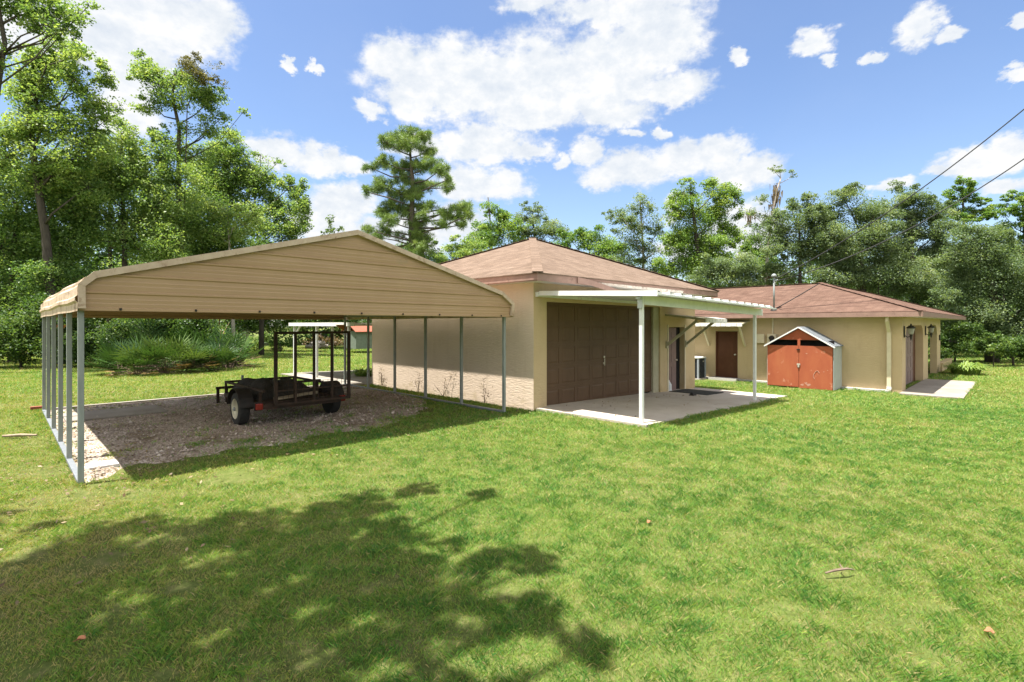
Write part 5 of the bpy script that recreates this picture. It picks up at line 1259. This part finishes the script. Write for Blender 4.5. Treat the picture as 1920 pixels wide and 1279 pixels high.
# bright strap-leaved plant by the low wall
def strap_plant(px, py, r, h, seed, n, label):
    rs = np.random.default_rng(seed); y = 960 * 2.36 / (py - HOR); x = (px - 960) / 960 * y; g = float(gzw(x, y))
    V = []; T = []
    for k in range(n):
        th = rs.uniform(0, 6.28); q = rs.random() ** .5; ox = np.array([math.cos(th) * q * r * .6, math.sin(th) * q * r * .6, 0])
        d = np.array([math.cos(th + rs.normal(0, .5)), math.sin(th + rs.normal(0, .5)), 0]); s = np.array([-d[1], d[0], 0]) * .028
        hh = h * rs.uniform(.6, 1.1) * (1 - .35 * q); L = r * rs.uniform(.35, .7)
        p = [ox, ox + d * L * .3 + [0, 0, hh * .75], ox + d * L * .75 + [0, 0, hh], ox + d * L * 1.15 + [0, 0, hh * .72]]
        for i in range(3):
            w0, w1 = (1, 1, .8, .1)[i], (1, 1, .8, .1)[i + 1]
            V += [p[i] - s * w0, p[i] + s * w0, p[i + 1] + s * w1, p[i + 1] - s * w1]; T += [float(np.clip(.8 + rs.normal(0, .15), 0, 1))] * 4
    o = np_mesh('strap_leaved_plant', np.array(V), 4, 'leaf_bright', T, None, (x, y, g)); tag(o, label, 'plant', 'low plants')
strap_plant(1810, 701, .85, .62, 71, 420, 'bright yellow green strap leaved plant clump beyond the low wall')
strap_plant(684, 722, .55, .35, 72, 160, 'low bright leafy plant at the far corner of the garage')

# the tree that shades the near lawn: it stands left of and behind the camera
def shade_tree():
    rs = np.random.default_rng(33); base = np.array([-6.8, -3.2, 0.0])
    root = bpy.data.objects.new('shade_tree', None); COL.objects.link(root); root.location = base
    tag(root, 'large tree beside the camera whose crown throws leafy shade on the near lawn', 'tree', 'trees around the lawn')
    spots = [(-4.3, 3.6, 1.15), (-3.3, 4.3, .95), (-2.5, 5.1, .75), (-1.75, 5.75, .5), (-1.2, 6.2, .3), (-2.0, 4.2, .95), (-1.0, 4.4, .6), (-.1, 4.35, .4), (.2, 4.3, .22), (.1, 3.5, .36), (.5, 3.2, .24), (-.6, 3.5, .55), (-5.6, 3.0, 1.3), (-3.0, 2.9, 1.2), (-1.6, 3.3, .6), (-4.5, 1.8, 1.4), (-2.6, 1.5, 1.3), (-6.6, 4.2, .8), (-5.6, 5.2, .45), (-6.4, 5.6, .4), (-.35, 6.05, .22), (-6.2, 1.5, 1.4), (-.5, 2.0, .6), (-7.4, 3.0, 1.2), (-5.0, 3.7, .6), (-1.3, 5.1, .3), (-3.6, 3.4, 1.0), (-1.0, 2.6, .7), (-2.0, 2.6, .9), (-4.0, 2.6, 1.0), (-3.9, 4.9, .5), (-.2, 2.6, .4), (-3.7, 4.3, .5), (-5.3, 5.05, .22), (-4.7, 5.15, .16), (-2.9, 4.9, .4), (-1.9, 5.3, .55), (-.9, 4.0, .6)]
    L = []; T = []; m = MB(); top = np.array([-5.6, -.8, 6.2]) - base
    m.tube([np.zeros(3) - [0, 0, .1], np.array([.3, .8, 3.0]), top], [.38, .30, .22], 10)
    for (sx, sy, r) in spots:
        z = 9.0 + rs.normal(0, .5); c = np.array([sx - .226 * z, sy - .127 * z, z])
        mid = (top + (c - base)) / 2 + [0, 0, .3]
        m.tube([top, mid, c - base], [.09, .06, .02], 6)
        n = int(1500 * r * r) + 70
        nc = 18; u = rs.normal(0, 1, (nc, 3)); u /= np.linalg.norm(u, axis=1)[:, None]; cc = c + u * r * .92 * (rs.random((nc, 1)) ** .5)
        dv = rs.normal(0, 1, (n, 3)); dv /= np.linalg.norm(dv, axis=1)[:, None]
        pos = cc[rs.integers(0, nc, n)] + dv * (rs.random((n, 1)) ** .5) * r * .32
        L.append(leaf_quads(pos - base, .13, rs, .6)); T.append(np.repeat(np.clip(.5 + rs.normal(0, .15, n), 0, 1), 4))
    t = m.build('trunk', 'bark', smooth=True); t.parent = root
    np_mesh('crown', np.concatenate(L).reshape(-1, 3), 4, 'leaf_green', np.concatenate(T), root)
shade_tree()

# ================================================================== SKY, SUN, RENDER
SUN = Vector((-.226, -.127, 1.0)).normalized()
el = math.asin(SUN.z); az = math.atan2(SUN.x, SUN.y)
sd_ = bpy.data.lights.new('sun', 'SUN'); sd_.energy = 4.7; sd_.angle = math.radians(.55); sd_.color = (1.0, .955, .88)
so = bpy.data.objects.new('sun', sd_); COL.objects.link(so); so.rotation_euler = (-SUN).to_track_quat('-Z', 'Y').to_euler()
so.location = (0, 0, 40)

CLOUDS = [(850, 150, 150, 70), (740, 120, 55, 45), (1000, 160, 130, 80), (1130, 140, 110, 85), (1230, 70, 85, 65), (1262, 168, 66, 30), (1000, 215, 110, 28), (1150, 212, 76, 28), (1170, 15, 150, 30), (1000, 8, 56, 24), (930, 130, 70, 40), (780, 190, 60, 30),
          (900, 268, 105, 36), (790, 268, 66, 26), (1000, 285, 40, 18), (930, 345, 60, 26), (870, 345, 60, 34), (1102, 285, 30, 24), (1060, 298, 14, 12), (1246, 247, 14, 12), (1192, 252, 22, 8),
          (1180, 322, 82, 30), (1280, 300, 66, 30), (1355, 288, 50, 34), (1400, 322, 56, 28), (1130, 340, 30, 18), (300, 40, 145, 66), (200, 60, 120, 80), (260, 130, 80, 46), (390, 45, 66, 50), (240, 200, 60, 60), (60, 60, 120, 60),
          (520, 283, 58, 24), (600, 300, 56, 22), (655, 310, 40, 16), (640, 385, 60, 38), (610, 420, 66, 36), (690, 205, 28, 12), (1530, 75, 36, 22), (1562, 108, 16, 13), (1725, 50, 36, 32), (1782, 68, 28, 13), (1650, 106, 20, 10), (1387, 105, 16, 12), (1895, 50, 18, 10), (1892, 136, 28, 12),
          (1840, 298, 100, 26), (1885, 282, 60, 26), (1770, 318, 44, 12), (1668, 350, 34, 12), (1880, 350, 50, 14), (740, 440, 120, 30), (830, 420, 90, 34), (1262, 395, 18, 26), (1400, 430, 76, 46), (1300, 470, 70, 30), (590, 118, 14, 6), (540, 122, 16, 6),
          (-200, 120, 160, 90), (-350, 320, 200, 60), (2150, 200, 140, 60), (2300, 380, 200, 50), (2080, 60, 60, 24)]
w = bpy.data.worlds.new('World'); scene.world = w; w.use_nodes = True; t = w.node_tree; t.nodes.clear()
out = t.nodes.new('ShaderNodeOutputWorld'); bg = N(t, 'ShaderNodeBackground'); bg.inputs['Strength'].default_value = .065
sky = N(t, 'ShaderNodeTexSky'); sky.sky_type = 'NISHITA'; sky.sun_disc = False; sky.sun_elevation = el; sky.sun_rotation = az
sky.air_density = 1.0; sky.dust_density = 1.0; sky.ozone_density = 1.6
tc = N(t, 'ShaderNodeTexCoord'); sep = N(t, 'ShaderNodeSeparateXYZ'); t.links.new(tc.outputs['Generated'], sep.inputs[0])
azn = mth(t, 'ARCTAN2', sep.outputs[0], sep.outputs[1]); eln = mth(t, 'ARCSINE', sep.outputs[2])
# billowy edges: displace the direction by layered noise before measuring the distance to each cloud's heart
def dnoise(scale, detail, rough, off):
    mp = N(t, 'ShaderNodeMapping'); mp.inputs['Location'].default_value = off; mp.inputs['Scale'].default_value = (1, 1, 1.5); t.links.new(tc.outputs['Generated'], mp.inputs[0])
    n = N(t, 'ShaderNodeTexNoise'); n.inputs['Scale'].default_value = scale; n.inputs['Detail'].default_value = detail; n.inputs['Roughness'].default_value = rough
    t.links.new(mp.outputs[0], n.inputs['Vector']); return n.outputs['Fac']
n1 = dnoise(9, 7, .6, (0, 0, 0)); n2 = dnoise(9, 7, .6, (7, 3, 5)); n3 = dnoise(26, 6, .62, (2, 9, 4)); n4 = dnoise(3.2, 5, .55, (4, 1, 8))
n6 = dnoise(42, 4, .6, (3, 6, 2)); n7 = dnoise(42, 4, .6, (8, 1, 9))
pos = N(t, 'ShaderNodeCombineXYZ')
t.links.new(mth(t, 'MULTIPLY_ADD', mth(t, 'SUBTRACT', n6, .5), .035, mth(t, 'MULTIPLY_ADD', mth(t, 'SUBTRACT', n1, .5), .08, azn)), pos.inputs[0])
t.links.new(mth(t, 'MULTIPLY_ADD', mth(t, 'SUBTRACT', n7, .5), .028, mth(t, 'MULTIPLY_ADD', mth(t, 'SUBTRACT', n2, .5), .065, eln)), pos.inputs[1])
best = None
for (px, py, rx, ry) in CLOUDS:
    a_ = math.atan((px - CX) / F); d_ = math.hypot(F, px - CX); e_ = math.atan((HOR - py) / d_)
    wa = rx / F * math.cos(a_) ** 2 * 1.06 + .002; we = ry / d_ * math.cos(e_) ** 2 * 1.12 + .002
    s_ = N(t, 'ShaderNodeVectorMath', operation='SUBTRACT'); t.links.new(pos.outputs[0], s_.inputs[0]); s_.inputs[1].default_value = (a_, e_, 0)
    q_ = N(t, 'ShaderNodeVectorMath', operation='MULTIPLY'); t.links.new(s_.outputs[0], q_.inputs[0]); q_.inputs[1].default_value = (1 / wa, 1 / we, 0)
    l_ = N(t, 'ShaderNodeVectorMath', operation='LENGTH'); t.links.new(q_.outputs[0], l_.inputs[0])
    best = l_.outputs['Value'] if best is None else mth(t, 'SMOOTH_MIN', best, l_.outputs['Value'], .14)
FILL_CLOUDS = [(150, 30, 40, 15), (-150, 34, 40, 16), (180, 48, 30, 14), (110, 36, 26, 14), (-105, 40, 26, 14), (75, 58, 24, 10), (-70, 62, 24, 10), (130, 62, 40, 10), (90, 16, 24, 8), (-90, 16, 24, 9), (170, 14, 50, 7), (-130, 14, 40, 9), (-115, 26, 40, 10), (15, 70, 30, 8)]  # unseen bright clouds added behind and overhead to fill the shade
best2 = None
for (az_, el_, wa, we) in FILL_CLOUDS:
    s_ = N(t, 'ShaderNodeVectorMath', operation='SUBTRACT'); t.links.new(pos.outputs[0], s_.inputs[0]); s_.inputs[1].default_value = (math.radians(az_), math.radians(el_), 0)
    q_ = N(t, 'ShaderNodeVectorMath', operation='MULTIPLY'); t.links.new(s_.outputs[0], q_.inputs[0]); q_.inputs[1].default_value = (1 / math.radians(wa), 1 / math.radians(we), 0)
    l_ = N(t, 'ShaderNodeVectorMath', operation='LENGTH'); t.links.new(q_.outputs[0], l_.inputs[0])
    best2 = l_.outputs['Value'] if best2 is None else mth(t, 'MINIMUM', best2, l_.outputs['Value'])
cov2 = N(t, 'ShaderNodeMapRange', interpolation_type='SMOOTHSTEP'); t.links.new(mth(t, 'ADD', mth(t, 'SUBTRACT', 1.0, best2), mth(t, 'MULTIPLY', mth(t, 'SUBTRACT', n3, .5), .9)), cov2.inputs[0]); cov2.inputs[1].default_value = -.04; cov2.inputs[2].default_value = .35
n5 = dnoise(70, 5, .62, (5, 2, 1))
dn = mth(t, 'ADD', mth(t, 'MULTIPLY', mth(t, 'SUBTRACT', n5, .5), .2), mth(t, 'ADD', mth(t, 'SUBTRACT', 1.0, best), mth(t, 'MULTIPLY', mth(t, 'SUBTRACT', n3, .5), 1.0)))
cov = N(t, 'ShaderNodeMapRange', interpolation_type='SMOOTHSTEP'); t.links.new(dn, cov.inputs[0]); cov.inputs[1].default_value = -.22; cov.inputs[2].default_value = .36
thin = ramp(t, n4, [(.42, (0, 0, 0)), (.8, (.35, .35, .35))])
covv = mth(t, 'MINIMUM', mth(t, 'ADD', cov.outputs[0], mth(t, 'MULTIPLY', thin, .12)), 1.0)
shade = ramp(t, mth(t, 'ADD', mth(t, 'MULTIPLY', n3, .55), mth(t, 'MULTIPLY', n2, .5)), [(.33, (3.35, 3.7, 4.2)), (.50, (4.15, 4.35, 4.6)), (.62, (4.9, 4.9, 4.9))])
skyc = N(t, 'ShaderNodeHueSaturation'); skyc.inputs['Hue'].default_value = .505; skyc.inputs['Saturation'].default_value = 1.07; skyc.inputs['Value'].default_value = 1.08; t.links.new(sky.outputs[0], skyc.inputs['Color'])
t.links.new(mixc(t, cov2.outputs[0], mixc(t, covv, skyc.outputs[0], shade), (10.6, 10.1, 9.3)), bg.inputs['Color'])
t.links.new(bg.outputs[0], out.inputs[0])
w.cycles.sampling_method = 'MANUAL'; w.cycles.sample_map_resolution = 512

vs = scene.view_settings; vs.view_transform = 'Standard'; vs.look = 'None'; vs.gamma = 1.0; vs.exposure = 1.7
c_ = scene.cycles; c_.max_bounces = 9; c_.diffuse_bounces = 6; c_.glossy_bounces = 2; c_.transmission_bounces = 6; c_.transparent_max_bounces = 4
c_.use_denoising = True; c_.denoiser = 'OPENIMAGEDENOISE'; c_.denoising_input_passes = 'RGB_ALBEDO_NORMAL'; c_.caustics_reflective = False; c_.caustics_refractive = False; c_.sample_clamp_indirect = 4.0
